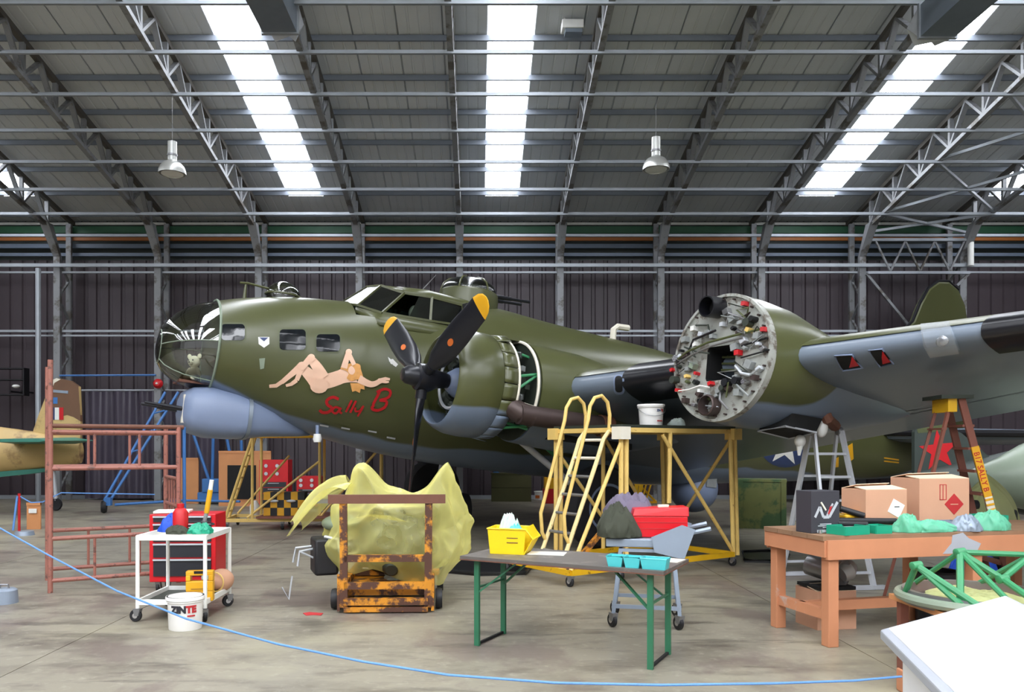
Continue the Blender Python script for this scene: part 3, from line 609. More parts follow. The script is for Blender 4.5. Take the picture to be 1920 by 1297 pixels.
for pts in ([(1560, 720), (1640, 790)], [(1640, 790), (1920, 735)], [(1480, 812), (1560, 798)], [(1420, 815), (1760, 762)]):
    decal(WT, stroke(pts, 1.8), 'panel_seam', M['duct'], wg, .004, 8)
# inboard engine: propeller, cowling, open accessory bay, nacelle
L2, Z2 = 3.25, 2.46
pr = sub(ac, 'propeller', A(3.33, L2, Z2))
MB().lathe([(.01, -.34), (.09, -.33), (.13, -.27), (.15, -.12), (.2, -.1), (.21, .1), (.14, .22), (.1, .45)], 20, (0, 0, 0), (1, 0, 0)).b('hub', M['propblack'], pr)
def blade(a):
    sec = [(.12, .07, .07, 55), (.3, .075, .07, 50), (.5, .15, .045, 40), (.8, .19, .03, 32), (1.2, .2, .024, 26), (1.6, .185, .018, 22), (1.74, .18, .016, 22), (1.86, .15, .013, 21), (1.93, .1, .01, 20), (1.96, .04, .006, 20)]
    ca, sa = math.cos(a), math.sin(a); rad = V((0, -ca, sa)); tan = V((0, -sa, -ca)); ax = V((1, 0, 0))
    def ring(r, w_, t_, an):
        c = tan*math.cos(R(an))+ax*math.sin(R(an)); nn = ax*math.cos(R(an))-tan*math.sin(R(an))
        return [rad*r+c*w_*math.cos(2*PI*i/14)+nn*t_*math.sin(2*PI*i/14) for i in range(14)]
    b_ = MB().rings([ring(*s) for s in sec[:7]]).b('blade', M['propblack'], pr, ang=60); MB().rings([ring(*s) for s in sec[6:]]).b('blade_tip', M['yellow'], b_, ang=60)
    s = sec[3]; c = tan*math.cos(R(30))+ax*math.sin(R(30)); nn = ax*math.cos(R(30))-tan*math.sin(R(30))
    MB().ext([rad*(.95+.07*math.cos(t*PI/8))+c*.045*math.sin(t*PI/8) for t in range(16)], nn*-.034, nn*-.02).b('maker_badge', M['orangebox'], b_)
    MB().tube(rad*.1, rad*.32, .085, 12).b('blade_clamp', M['propblack'], b_)
for a in (27, 147, 267): blade(R(a))
EN = sub(ac, 'engine')
def ax_lathe(prof, st, l, z, n=40): return MB().lathe([(r, x) for r, x in prof], n, A(st, l, z), (1, 0, 0), False)
cw = ax_lathe([(.66, .12), (.645, .04), (.65, 0), (.665, -.02), (.69, -.01), (.735, .06), (.785, .2), (.805, .42), (.8, .65), (.79, .66), (.78, .62), (.775, .4), (.74, .15), (.66, .12)], 3.6, L2, Z2, 48)
CWT = bvh(cw); cwo = cw.b('cowling', M['nac2'], ac, ang=50)
for i in range(20):
    a = 2*PI*(i+.5)/20; h = PI/20*.94
    if -2.0 < math.atan2(math.sin(a), math.cos(a)) < -1.72 and False: continue
    o_ = .04 if i in (3, 14) else 0
    MB().add([A(4.26+dx, L2+r*math.cos(a+k), Z2+r*math.sin(a+k)) for dx, r in ((0, .795), (.24, .785+o_)) for k in (-h, -h/2, 0, h/2, h)], [(i_, i_+1, i_+6, i_+5) for i_ in range(4)]).b('cowl_flap', M['nac2'], cwo, thick=.008)
ax_lathe([(.01, -.05), (.14, -.04), (.22, .08), (.26, .25), (.3, .5), (.01, .5)], 3.78, L2, Z2, 24).b('crankcase', M['bluegrey'], EN)
cy = None
for i in range(9):
    a = 2*PI*i/9+.17; d = V((0, -math.cos(a), math.sin(a))); o = A(3.98, L2, Z2)
    MB().lathe([(.1, .3), (.12, .32)]+[(r, .34+.02*k) for k in range(12) for r in ((.12, .14)[k % 2],)]+[(.1, .6), (.02, .6)], 14, o, d).b('cylinder', M['engine'], EN)
    MB().tube(o+d*.3+V((-.08, 0, 0)), o+d*.6+V((-.1, 0, 0)), .016, 6).b('pushrod', M['alu'], EN)
MB().path([A(3.8, L2+.4*math.cos(t*PI/12), Z2+.4*math.sin(t*PI/12)) for t in range(24)], .025, 6, closed=True).b('ignition_ring', M['alu'], EN)
ax_lathe([(.01, 0), (.76, 0), (.76, .03), (.01, .03)], 4.3, L2, Z2, 32).b('baffle', M['dark'], EN)
MB().box(A(3.66, L2-.25, Z2+.33), (.02, .05, .1)).b('red_tag', M['red'], EN)
for s in (4.52, 4.86): MB().path([A(s, L2+.775*math.cos(R(t)), Z2+.775*math.sin(R(t))) for t in range(-22, 102, 6)], .024, 6).b('frame_ring', M['cream'], EN)
MB().bar(A(4.5, L2+.72, Z2-.25), A(4.9, L2+.72, Z2-.3), .06).b('frame_sill', M['cream'], EN)
ax_lathe([(.3, 0), (.45, .05), (.5, .3), (.4, .5)], 4.4, L2, Z2, 16).b('accessory_case', M['engine'], EN)
ax_lathe([(.01, 0), (.77, 0), (.77, .03), (.01, .03)], 4.88, L2, Z2, 32).b('firewall', M['engine'], EN)
for p, q in ((A(4.45, L2+.7, Z2+.12), A(4.88, L2+.66, Z2+.22)), (A(4.45, L2+.7, Z2-.12), A(4.88, L2+.66, Z2+.2)), (A(4.5, L2+.45, Z2-.62), A(4.9, L2+.5, Z2-.55)), (A(4.45, L2+.3, Z2-.5), A(4.9, L2+.5, Z2-.6)), (A(4.45, L2+.3, Z2+.6), A(4.9, L2+.4, Z2+.5))):
    MB().tube(p, q, .022, 8).b('mount_strut', M['tubegreen'], EN)
for i in range(26):
    a = R(random.uniform(-80, 75)); r = random.uniform(.5, .65); MB().box(A(4.68+random.uniform(-.08, .1), L2+r*math.cos(a), Z2+r*math.sin(a)), (.1, .06, .08), random.random()).b('accessory', M[random.choice(['engine', 'steel', 'grey'])], EN)
# closed upper skin of the accessory bay, far side
MB().rings([[A(s, L2+.79*math.cos(t), Z2+.79*math.sin(t)) for t in [R(80+10*k) for k in range(17)]] for s in (4.5, 4.9)], False, False).b('bay_skin', M['nac2'], EN, thick=.01)
def nacelle(name, m, l, zc, rows):
    return MB().rings([[A(st, l+r*math.cos(2*PI*i/40), zc+dz+(ru if math.sin(2*PI*i/40) > 0 else rd)*math.sin(2*PI*i/40)) for i in range(40)] for st, r, ru, rd, dz in rows], name != 'outer_nacelle').b(name, m, ac, ang=60)
n2 = nacelle('inner_nacelle', M['nac2'], L2, Z2, [(4.92, .79, .79, .79, 0), (5.3, .8, .78, .82, 0), (5.9, .8, .76, .86, 0), (6.6, .76, .66, .82, 0), (7.4, .66, .5, .7, .02), (8.3, .48, .3, .5, .05), (9.4, .2, .1, .2, .05)])
MB().tube(A(4.55, L2+.78, Z2-.42), A(6.0, L2+.82, Z2-.42), .15, 14).path([A(4.5, L2+.6, Z2-.3), A(4.6, L2+.75, Z2-.4), A(4.8, L2+.78, Z2-.43)], .16, 12).b('exhaust_pipe', M['pipe'], ac)
MB().tube(A(6.0, L2+.82, Z2-.42), A(6.2, L2+.82, Z2-.42), .17, 14).b('exhaust_end', M['rust'], ac)
# outboard nacelle without its engine
L1, Z1, S1 = 6.9, 2.75, 5.61
n1 = nacelle('outer_nacelle', M['nac1'], L1, Z1, [(S1, .775, .775, .775, 0), (5.85, .785, .78, .79, 0), (6.3, .78, .74, .79, 0), (7.0, .72, .58, .75, -.02), (7.8, .58, .36, .6, -.05), (8.6, .4, .15, .4, -.06), (9.6, .12, .05, .1, -.06)])
fw = sub(ac, 'engine_firewall', A(S1-.03, L1, Z1))          # local: x aft, y to starboard, z up
def rect_at(a, w_, h_):
    c, s = math.cos(a), math.sin(a); k = min(w_/abs(c) if abs(c) > 1e-6 else 9e9, h_/abs(s) if abs(s) > 1e-6 else 9e9); return c*k, s*k
MB().rings([[V((x, -(.0+yy), zz-off)) for yy, zz in [f(2*PI*i/48) for i in range(48)]] for x, off, f in (
    (-.0, .06, lambda a: rect_at(a, .23, .21)), (-.0, .0, lambda a: (.74*math.cos(a), .74*math.sin(a))), (-.03, .0, lambda a: (.745*math.cos(a), .745*math.sin(a))), (-.03, 0, lambda a: (.78*math.cos(a), .78*math.sin(a))), (.06, 0, lambda a: (.78*math.cos(a), .78*math.sin(a))))], False).b('firewall_plate', M['firewall'], fw, ang=30)
MB().rings([[V((x, -yy, zz-.06)) for yy, zz in [rect_at(2*PI*i/48, .23, .21) for i in range(48)]] for x in (.6, .0)], False).b('bay_liner', M['dark'], fw, smooth=False); MB().box((.6, 0, -.06), (.02, .5, .46)).b('bay_back', mat('bay_ochre', '#6e5618', .5, 0, .2, 5), fw); 
for z in (-.12, -.04, .04): MB().bar((.3, -.22, z), (.25, .22, z+.03), .025).b('bay_tube', M['olive'], fw)
def pt(px, py, x=-.05): # place a fitting on the plate by its position in the picture
    dz = (670-py)/156; dy = (px-1356)/(156*.66); return V((x, -dy*.93, dz))
MB().lathe([(.13, .1), (.13, -.22), (.115, -.22), (.115, .1)], 20, pt(1346, 572, 0), (1, 0, .1), False).b('intake_duct', M['boot'], fw); MB().lathe([(.001, 0), (.115, 0), (.115, .01), (.001, .01)], 16, pt(1346, 572, -.05), (1, 0, .1)).b('duct_mouth', M['dark'], fw)
MB().lathe([(.12, .1), (.13, -.12), (.115, -.13), (.1, .05), (.001, .06)], 20, pt(1350, 762, -.02), (1, 0, 0), False).b('oil_port', M['pipe'], fw)
def hose(pts, r, m): MB().path([pt(x, y, d) for x, y, d in pts], r, 6).b('hose', M[m], fw)
for pts, r, m in (([(1275,668,-.06),(1300,652,-.08),(1340,640,-.09),(1385,634,-.08),(1430,628,-.05)], .014, 'olive'), ([(1275,675,-.05),(1310,660,-.09),(1350,648,-.1),(1400,640,-.08)], .012, 'steel'),
    ([(1300,650,-.05),(1312,630,-.09),(1350,618,-.07)], .016, 'boot'), ([(1280,728,-.05),(1310,728,-.08),(1330,722,-.08),(1345,726,-.05)], .01, 'white'), ([(1290,640,-.04),(1320,655,-.09),(1345,662,-.1)], .012, 'engine'),
    ([(1395,654,-.04),(1435,646,-.04)], .012, 'dark'), ([(1395,676,-.04),(1440,668,-.04)], .01, 'dark'), ([(1398,605,-.05),(1372,590,-.08),(1368,610,-.06)], .012, 'steel'), ([(1388,690,-.05),(1402,706,-.08),(1420,712,-.06)], .02, 'alu'),
    ([(1365,735,-.05),(1368,752,-.08),(1380,770,-.05)], .014, 'steel'), ([(1310,600,-.05),(1335,605,-.07),(1338,625,-.05)], .014, 'engine')): hose(pts, r, m)
for px, py, s, m in ((1306,606,.06,'wbag2'),(1312,638,.05,'wbag2'),(1360,608,.05,'alu'),(1343,628,.05,'grey'),(1278,662,.09,'chrome'),(1300,700,.04,'scyellow'),(1318,696,.035,'red'),(1390,666,.06,'red'),(1346,719,.045,'red'),(1284,726,.04,'red'),(1270,684,.04,'red'),
    (1276,705,.1,'engine'),(1395,576,.05,'labelred'),(1404,613,.1,'engine'),(1412,608,.07,'dark'),(1430,630,.05,'labelred'),(1405,626,.05,'scyellow'),(1375,720,.1,'boot'),(1392,718,.09,'boot'),(1407,722,.06,'chrome'),(1370,730,.07,'engine'),(1328,731,.04,'white'),
    (1376,600,.08,'grey'),(1384,655,.08,'grey'),(1290,625,.07,'grey'),(1420,640,.07,'grey'),(1410,690,.09,'grey'),(1420,715,.06,'pipe'),(1300,748,.06,'pipe'),(1365,585,.07,'steel'),(1395,740,.08,'grey'),(1310,680,.07,'palegreen')):
    mm = M['white'] if m == 'wbag2' else M[m]; q = pt(px, py, -.04)
    if m in ('boot', 'chrome', 'dark', 'engine'): MB().lathe([(s*.5, -.06), (s*.5, .04), (s*.4, .05)], 12, q, (1, 0, 0)).b('fitting', mm, fw)
    else: MB().box(q, (.08, s*1.1, s), M=Matrix.Rotation(random.uniform(-.5, .5), 3, 'X')).b('fitting', mm, fw)
rdf = random.Random(5)
for i in range(46):
    a = rdf.uniform(0, 2*PI); r = rdf.uniform(.36, .68); y_, z_ = r*math.cos(a), r*math.sin(a); s = rdf.uniform(.025, .07); mm = M[rdf.choice(['grey', 'steel', 'engine', 'pipe', 'alu', 'dark', 'grey', 'olive'])]
    if i % 3 == 0: MB().path([(-.03, y_, z_), (-.07, y_+rdf.uniform(-.12, .12), z_+rdf.uniform(-.1, .1)), (-.09, y_+rdf.uniform(-.25, .25), z_+rdf.uniform(-.1, .1)), (-.02, y_+rdf.uniform(-.3, .3)*.5, z_+rdf.uniform(-.1, .1))], rdf.uniform(.006, .014), 6).b('hose', mm, fw)
    else: MB().box((-.04, y_, z_), (.07, s*1.3, s), M=Matrix.Rotation(rdf.uniform(-.7, .7), 3, 'X')).b('fitting', mm, fw, bev=.006)
for i in range(28):
    a = 2*PI*i/28; MB().tube((-.045, .71*math.cos(a), .71*math.sin(a)), (-.0, .71*math.cos(a), .71*math.sin(a)), .012, 6).b('stud', M['pipe'], fw)
# bits hanging under the outer nacelle
MB().hexa([A(6.2, L1+.5, 1.98), A(6.2, L1+.1, 1.93), A(6.75, L1+.1, 1.9), A(6.75, L1+.5, 1.97), A(6.3, L1+.5, 2.15), A(6.3, L1+.1, 2.1), A(6.85, L1+.1, 2.08), A(6.85, L1+.5, 2.15)]).b('cooler_scoop', M['dark'], n1)
MB().path([A(6.2, L1+.5, 1.98), A(6.2, L1+.1, 1.93), A(6.75, L1+.1, 1.9), A(6.75, L1+.5, 1.97)], .015, 5, closed=True).b('scoop_rim', M['alu'], n1)
MB().ell(A(6.95, L1+.42, 2.04), (.075, .075, .11)).b('wrapped_stub', M['white'], n1); MB().ell(A(6.72, L1+.3, 1.86), (.08, .06, .08)).lathe([(.05, 0), (.015, -.16)], 8, A(6.72, L1+.3, 1.84)).b('plastic_wrap', M['white'], n1)
MB().path([A(6.9, L1+.45, 2.3), A(6.95, L1+.5, 2.15), A(7.2, L1+.42, 2.1)], .07, 8).b('exhaust_stub', M['rust'], n1)
# landing gear
lg = sub(ac, 'landing_gear'); WX = A(6.8, L2, 0); wz = .78
MB().lathe([(.32, -.2), (.5, -.22), (.64, -.19), (.7, -.08), (.71, 0), (.7, .08), (.64, .19), (.5, .22), (.32, .2)], 48, V((WX.x, WX.y, wz)), (0, 1, 0)).b('tyre', M['tyre'], lg)
MB().lathe([(.01, -.1), (.12, -.14), (.14, -.1), (.3, -.1), (.36, -.21), (.4, -.21), (.38, -.1), (.38, .2), (.01, .2)], 40, V((WX.x, WX.y, wz)), (0, 1, 0)).b('wheel_rim', M['bluegrey'], lg)
for i in range(10):
    a = 2*PI*i/10; MB().ell(V((WX.x+.3*math.cos(a), WX.y-.13, wz+.3*math.sin(a))), .025, 8, 6).b('wheel_bolt', M['dark'], lg)
MB().tube(V((WX.x, WX.y+.3, wz)), V((WX.x+.15, WX.y+.25, 2.1)), .07, 12).b('oleo_leg', M['alu'], lg); MB().tube(A(4.9, L2-.3, 1.95), V((WX.x-.1, WX.y+.28, wz+.15)), .055, 10).b('drag_strut', M['alu'], lg)
MB().tube(A(5.5, L2-.35, 1.9), V((WX.x, WX.y+.28, wz+.3)), .05, 10).b('retraction_strut', M['tubegreen'], lg)
MB().bb(A(5.3, L2+.55, 1.75), A(6.9, L2-.55, 1.85)).b('wheel_bay', M['dark'], lg)
WX2 = A(6.8, -L2, 0)
MB().lathe([(.32, -.2), (.5, -.22), (.64, -.19), (.7, -.08), (.71, 0), (.7, .08), (.64, .19), (.5, .22), (.32, .2)], 40, V((WX2.x, WX2.y, wz)), (0, 1, 0)).b('tyre', M['tyre'], lg); MB().lathe([(.01, -.1), (.3, -.1), (.38, -.2), (.38, .2), (.01, .2)], 24, V((WX2.x, WX2.y, wz)), (0, 1, 0)).b('wheel_rim', M['bluegrey'], lg)
MB().tube(V((WX2.x, WX2.y-.3, wz)), V((WX2.x+.15, WX2.y-.25, 2.1)), .07, 12).b('oleo_leg', M['alu'], lg); MB().tube(V((WX2.x, WX2.y-.34, wz)), V((WX2.x, WX2.y, wz)), .06, 10).b('axle', M['alu'], lg)
MB().tube(V((WX.x, WX.y+.34, wz)), V((WX.x, WX.y, wz)), .06, 10).b('axle', M['alu'], lg)
# ball turret, tail, insignia
MB().ell(A(12.0, 0, 1.35), .56, 24, 16).b('ball_turret', M['bluegrey'], ac)
MB().box(A(12.0, .45, 1.55), (.3, .25, .3)).b('ball_hatch', M['grey'], ac)
finp = [(12.5, 4.1), (16, 4.75), (18.4, 5.5), (19.9, 6.75), (20.2, 7.35), (20.55, 7.85), (21.0, 8.15), (21.5, 8.25), (22.0, 8.1), (22.4, 7.7), (22.62, 7.1), (22.7, 6.4), (22.7, 3.9), (22.2, 3.5), (14, 3.9)]
def slab_(pts, th, fn):
    n = len(pts); cx = sum(p[0] for p in pts)/n; cz = sum(p[1] for p in pts)/n
    q = [(cx+(x-cx)*.93, cz+(z-cz)*.95) for x, z in pts]; return MB().rings([[fn(x, z, -th*.15) for x, z in pts], [fn(x, z, -th) for x, z in q]]).rings([[fn(x, z, th) for x, z in q], [fn(x, z, th*.15) for x, z in pts]]).rings([[fn(x, z, -th*.15) for x, z in pts], [fn(x, z, th*.15) for x, z in pts]], False)
tf_ = slab_(finp, .1, lambda x, z, y: A(x, y, z)).b('tail_fin', M['fin'], ac, ang=30)
MB().path([A(x, 0, z) for x, z in finp[2:9]], .05, 8).b('fin_boot', M['boot'], tf_)
for s in (1, -1):
    st_ = MB().rings([[A(x, s*l, 3.33+dz) for x, dz in ((a, 0), (a+.15, h), (a+.8, h*1.2), (b, 0), (a+.8, -h), (a+.15, -h*.9))] for l, a, b, h in ((.3, 17.9, 21.2, .17), (3.4, 18.5, 21, .12), (5.9, 19.0, 20.7, .08), (6.5, 19.6, 20.4, .03))]).b('tailplane', M['wing'], ac)
    MB().path([A(a, s*l, 3.33) for l, a in ((.6, 17.95), (3.4, 18.48), (5.9, 18.98))], .09, 8).b('tailplane_boot', M['boot'], st_)
decal(FT, [circ(1472, 838, 46, 38, 24)], 'star_disc', M['navy'], ac, .008, 8)
decal(FT, [[(1472+36*math.sin(2*PI*k/10+.12)*(1 if k % 2 == 0 else .4), 838-36*math.cos(2*PI*k/10+.12)*(1 if k % 2 == 0 else .4)) for k in range(10)]], 'white_star', M['white'], ac, .014, 8)
decal(FT, [[(1586, 838), (1598, 830), (1600, 860), (1592, 866)], [(1562, 862), (1572, 856), (1572, 875), (1564, 876)]], 'yellow_code', M['yellow'], ac, .008, 8)
decal(FT, stroke([(1657, 858), (1685, 862)], 2.5)+stroke([(1657, 864), (1685, 867)], 2.5), 'yellow_marks', M['yellow'], ac, .008, 8)
for px, py in ((640, 800), (690, 806), (725, 818), (600, 795)): decal(FT, stroke([(px, py), (px+16, py+3)], 3), 'skin_vent', M['alu'], ac, .02)
# toy bear inside the nose glazing
q = ac.matrix_world if False else (Matrix([list(ac['_M'])[i*4:i*4+4] for i in range(4)]).inverted()@A(.62, .25, 2.23))
tb = thing('toy_bear', 'small cream toy bear sitting inside the glazed bomber nose', 'toy bear', q, R(-20))
MB().ell((0, 0, .12), (.1, .08, .13)).b('body', M['bear'], tb); hd = MB().ell((0, -.01, .31), (.105, .09, .1)).ell((0, -.09, .285), (.045, .04, .035)).b('head', M['bear'], tb)
for s in (-1, 1):
    MB().ell((s*.1, 0, .4), (.04, .02, .042)).b('ear', M['bear'], tb); MB().ell((s*.11, -.03, .14), (.03, .03, .085), M=Matrix.Rotation(s*-.5, 3, 'Y')).b('arm', M['bear'], tb); MB().ell((s*.07, -.1, .05), (.04, .08, .045)).b('leg', M['bear'], tb)
    MB().ell((s*.04, -.09, .33), .012, 8, 6).b('eye', M['dark'], hd)
MB().ell((0, -.13, .295), .014, 8, 6).b('muzzle', M['dark'], hd)
# ------------------------------------------------------------------ equipment on the hangar floor
def caster(root, p, r=.06, m='black', axis=0, name='caster', h=None):
    """a swivel wheel with its fork; p is the point under the leg"""
    p = V(p); h = h or r*2.1; a = V((math.cos(axis), math.sin(axis), 0)); d = V((-math.sin(axis), math.cos(axis), 0))
    o = MB().lathe([(r*.4, -r*.28), (r*.9, -r*.3), (r, -r*.2), (r, r*.2), (r*.9, r*.3), (r*.4, r*.28)], 20, p+V((0, 0, r))+d*r*.3, a).b(name, M[m], root)
    MB().lathe([(.001, -r*.34), (r*.45, -r*.34), (r*.45, r*.34), (.001, r*.34)], 12, p+V((0, 0, r))+d*r*.3, a).b('hub', M['chrome'], o)
    MB().hexa([p+V((0,0,r*1.0))+a*s*r*.45+d*x*r+V((0,0,z)) for z, k in ((0, .35), (h-r, .6)) for s, x in ((-1, -k), (1, -k), (1, k), (-1, k))]).b('fork', M['steel'], o, smooth=False)
    return o
def bucket(name, label, loc, r0, r1, h, group, lid=False, handle=True, rz=0):
    t = thing(name, label, 'bucket', loc, rz, group)
    MB().lathe([(.001, 0), (r0, 0), (r0+.004, .01), (r1-.006, h*.84), (r1+.006, h*.845), (r1+.006, h*.88), (r1, h*.89), (r1+.004, h), (r1-.01, h), (r0-.006, .02), (.001, .02)], 32, caps=False).b('body', M['bucket'], t)
    if lid: MB().lathe([(.001, h), (r1+.008, h), (r1+.012, h*.97), (r1+.012, h*.9), (r1+.006, h*.9)], 32, caps=False).b('lid', M['bucket'], t)
    if handle: MB().path([((r1+.012)*math.cos(a), (r1+.012)*math.sin(a), h*.84-.4*h*math.sin(k*PI/14)) for k in range(15) for a in (PI+k*PI/14,)], .004, 5).b('handle', M['steel'], t)
    return t
def wrap(r, h0, k0=0): return lambda x, y: (r*math.sin(k0+x/r), -r*math.cos(k0+x/r), h0+y)
# --- tubular brown scaffold tower
LF = V((-5.0, 9.3, 0)); YA = R(30)
t = thing('scaffold_tower', 'red brown tubular scaffold tower standing before the desert camouflaged fighter', 'scaffold', LF, YA)
W_, D_ = 1.42, 1.0
for x in (0, W_):
    top = 2.72 if x == 0 else 1.95
    for y in (0, D_): MB().tube((x, y, 0), (x, y, top), .03, 10).b('post', M['scbrown'], t)
    for z in ((2.45, 1.95) if x == 0 else ())+(1.3, .95, .35): MB().tube((x, 0, z), (x, D_, z), .022, 8).b('rung', M['scbrown'], t)
    for z0, z1 in (((1.95, 2.45),) if x == 0 else ())+((.95, 1.3), (.35, .95)):
        for k in (.3, .5, .7): MB().tube((x, D_*k, z0), (x, D_*k, z1), .014, 6).b('end_spindle', M['scbrown'], t)
for y in (0, D_):
    for z in (1.88, 1.45, .63, .14): MB().tube((0, y, z), (W_, y, z), .026, 8).b('side_rail', M['scbrown'], t)
    for z0, z1 in ((1.45, 1.88), (.14, .63)):
        for k in (.33, .68): MB().tube((W_*k, y, z0), (W_*k, y, z1), .018, 6).b('spindle', M['scbrown'], t)
MB().tube((-.02, 0, 1.95), (W_+.06, 0, 1.95), .026, 8).b('top_pole', M['rust'], t)
MB().tube((W_+.07, .02, 1.95), (W_+.09, .1, .25), .022, 8).b('hanging_hose', M['bluetube'], t)
# --- white trolley with its load, bucket before it
t = thing('utility_trolley', 'white tubular two shelf trolley behind the white bucket', 'trolley', (-3.0, 8.16, 0))
xa, xb, ya, yb = -.33, .33, -.38, .38
for x in (xa, xb):
    for y in (ya, yb): MB().tube((x, y, .13), (x, y, .84), .02, 8).b('leg', M['white'], t); caster(t, (x, y, 0), .06, axis=random.random()*3)
for z, hh in ((.82, .05), (.19, .05)):
    for p, q in (((xa, ya), (xb, ya)), ((xb, ya), (xb, yb)), ((xb, yb), (xa, yb)), ((xa, yb), (xa, ya))): MB().bar((*p, z), (*q, z), .025, hh).b('shelf_edge', M['white'], t, smooth=False)
MB().bb((xa, ya, .79), (xb, yb, .8)).b('top_shelf', M['cream'], t, smooth=False); MB().bb((xa, ya, .165), (xb, yb, .175)).b('bottom_shelf', M['engine'], t, smooth=False)
MB().path([(xb, yb, .35), (xb+.03, yb-.02, .3), (xb, yb-.02, .2)], .012).b('tape_wrap', M['scyellow'], t)
t = thing('case', 'flat yellow plastic case standing on the trolley bottom shelf', 'case', (-2.77, 7.93, .177), R(8))
MB().bb((-.13, -.05, 0), (.13, .05, .1)).bb((-.13, -.05, .1), (.13, .05, .2)).bb((-.13, -.05, .2), (-.085, .05, .26)).bb((.085, -.05, .2), (.13, .05, .26)).bb((-.13, -.05, .255), (.13, .05, .3)).b('shell', M['yellow'], t, smooth=False, bev=.008)
MB().bb((-.05, -.055, .275), (.05, -.045, .3)).b('catch', M['dark'], t); 
for z in (.08, .12): MB().bb((-.08, -.053, z), (.08, -.05, z+.006)).b('rib', M['rust'], t)
t = thing('parcel', 'brown paper parcel wrapped with tape at the trolley rear corner', 'parcel', (-2.72, 8.42, .178), R(-12))
MB().ell((0, 0, .12), (.13, .14, .12), 20, 12).b('bundle', M['carton'], t); MB().path([(.1*math.cos(a), -.13, .12+.1*math.sin(a)) for a in [k*PI/8 for k in range(16)]], .008, 5, closed=True).b('tape_band', M['scyellow'], t)
MB().ell((-.08, -.12, .16), (.08, .03, .06)).b('plastic_scrap', M['wbag'], t)
def cloth(name, label, cat, loc, r, h, m, seed, group=None, rz=0):
    """a crumpled heap of cloth or film"""
    rd = random.Random(seed); f = [(rd.uniform(2, 7), rd.uniform(0, 6), rd.uniform(2, 6), rd.uniform(0, 6)) for _ in range(4)]
    t = thing(name, label, cat, loc, rz, group); n = 72; rs = []
    for i in range(27):
        u = i/26; k = math.cos(u*PI/2)**.7 if u < 1 else 0.01; rg = []
        for j in range(n):
            a = 2*PI*j/n; cr = abs(noise.noise(V((2.6*k*math.cos(a), 2.6*k*math.sin(a), seed+u))))+.6*abs(noise.noise(V((6*k*math.cos(a), 6*k*math.sin(a), seed*2+u*2)))); wv = sum(math.sin(a*round(q[0])+q[1]+u*q[2]) for q in f)/4
            hh = h*math.sin(u*PI/2)*(1+.22*sum(math.sin(a*round(q[2]/2)+q[3]) for q in f)/2*(1-u*u))
            rg.append((r[0]*k*(1+.14*wv+.28*(cr-.35))*math.cos(a), r[1]*k*(1+.14*wv+.28*(cr-.35))*math.sin(a), max(.002, hh*(1.12-.55*cr)+.03*h*wv)))
        rs.append(rg)
    MB().rings(rs).b('folds', M[m], t, ang=80); return t
cloth('rag', 'blue rag on the white trolley top', 'rag', (-3.12, 8.1, .845), (.13, .1), .16, 'bluecloth', 1)
cloth('rag', 'crumpled green rag on the trolley top corner', 'rag', (-2.77, 7.92, .845), (.12, .09), .1, 'gtray', 2)
cloth('rag', 'brown grey rag on the trolley front edge', 'rag', (-2.98, 7.9, .845), (.12, .08), .08, 'jacket2', 3)
t = thing('canister', 'upright red canister on the white trolley top', 'canister', (-3.0, 8.02, .845)); MB().lathe([(.001, 0), (.075, 0), (.075, .2), (.05, .24), (.03, .25), (.001, .25)], 20).b('body', M['red'], t); MB().lathe([(.035, .25), (.035, .29), (.001, .29)], 12).b('cap', M['red'], t)
t = thing('caulking_gun', 'yellow handled caulking tool standing on the trolley', 'tool', (-2.82, 8.2, .845)); MB().tube((0, 0, 0), (0, 0, .1), .03, 10).b('base', M['steel'], t); MB().tube((0, 0, .1), (.02, 0, .18), .02, 10).b('nozzle', M['grey'], t); MB().tube((.02, 0, .18), (.06, 0, .42), .026, 10).b('handle', M['yellow'], t); MB().tube((.06, 0, .42), (.075, 0, .52), .022, 10).b('end_cap', M['white'], t)
MBc = MB().path([(-2.92+.17*math.cos(a)+.002*k, 8.1+.09*math.sin(a), .86+.002*k) for k in range(40) for a in (k*.42,)], .008, 5).b('black_cable', M['black']); tag(MBc, 'coil of black cable on the trolley top', 'cable')
bk = bucket('bucket', 'white bucket with black and red ZINTE lettering on the floor', (-2.76, 7.5, 0), .145, .165, .31, 'white plastic buckets', lid=True, handle=False)
text('ZIN', .085, wrap(.163, .175, -.05), 'lettering', M['labelblack'], bk, .006); text('TE', .085, wrap(.163, .175, .68), 'lettering', M['labelred'], bk, .006); MB().rings([[wrap(.163, h, a)(0, 0) for a in (.45, .6, .75, .9)] for h in (.135, .15)], False, False).b('label_bar', M['labelred'], bk)
# --- red tool cabinet
t = thing('tool_cabinet', 'red roller tool cabinet with black drawers behind the white trolley', 'tool cabinet', (-3.46, 9.5, 0), R(3))
MB().bb((-.38, -.22, .13), (.38, .24, .92)).b('body', M['rbox'], t, smooth=False, bev=.01)
for z0, z1 in ((.83, .9), (.74, .81), (.6, .72), (.42, .58), (.2, .4)):
    d = MB().bb((-.33, -.235, z0), (.33, -.2, z1)).b('drawer', M['drawer'], t, smooth=False); MB().bb((-.33, -.255, z1-.018), (.33, -.235, z1)).b('handle', M['alu'], d, smooth=False)
for x in (-.3, .3):
    for y in (-.15, .17): caster(t, (x, y, 0), .062)
tag(MB().box((-3.62, 9.45, .94), (.4, .3, .03), .2).b('paper_pad', M['paper'], bev=.006), 'pad of white papers lying on the red tool cabinet', 'paper')
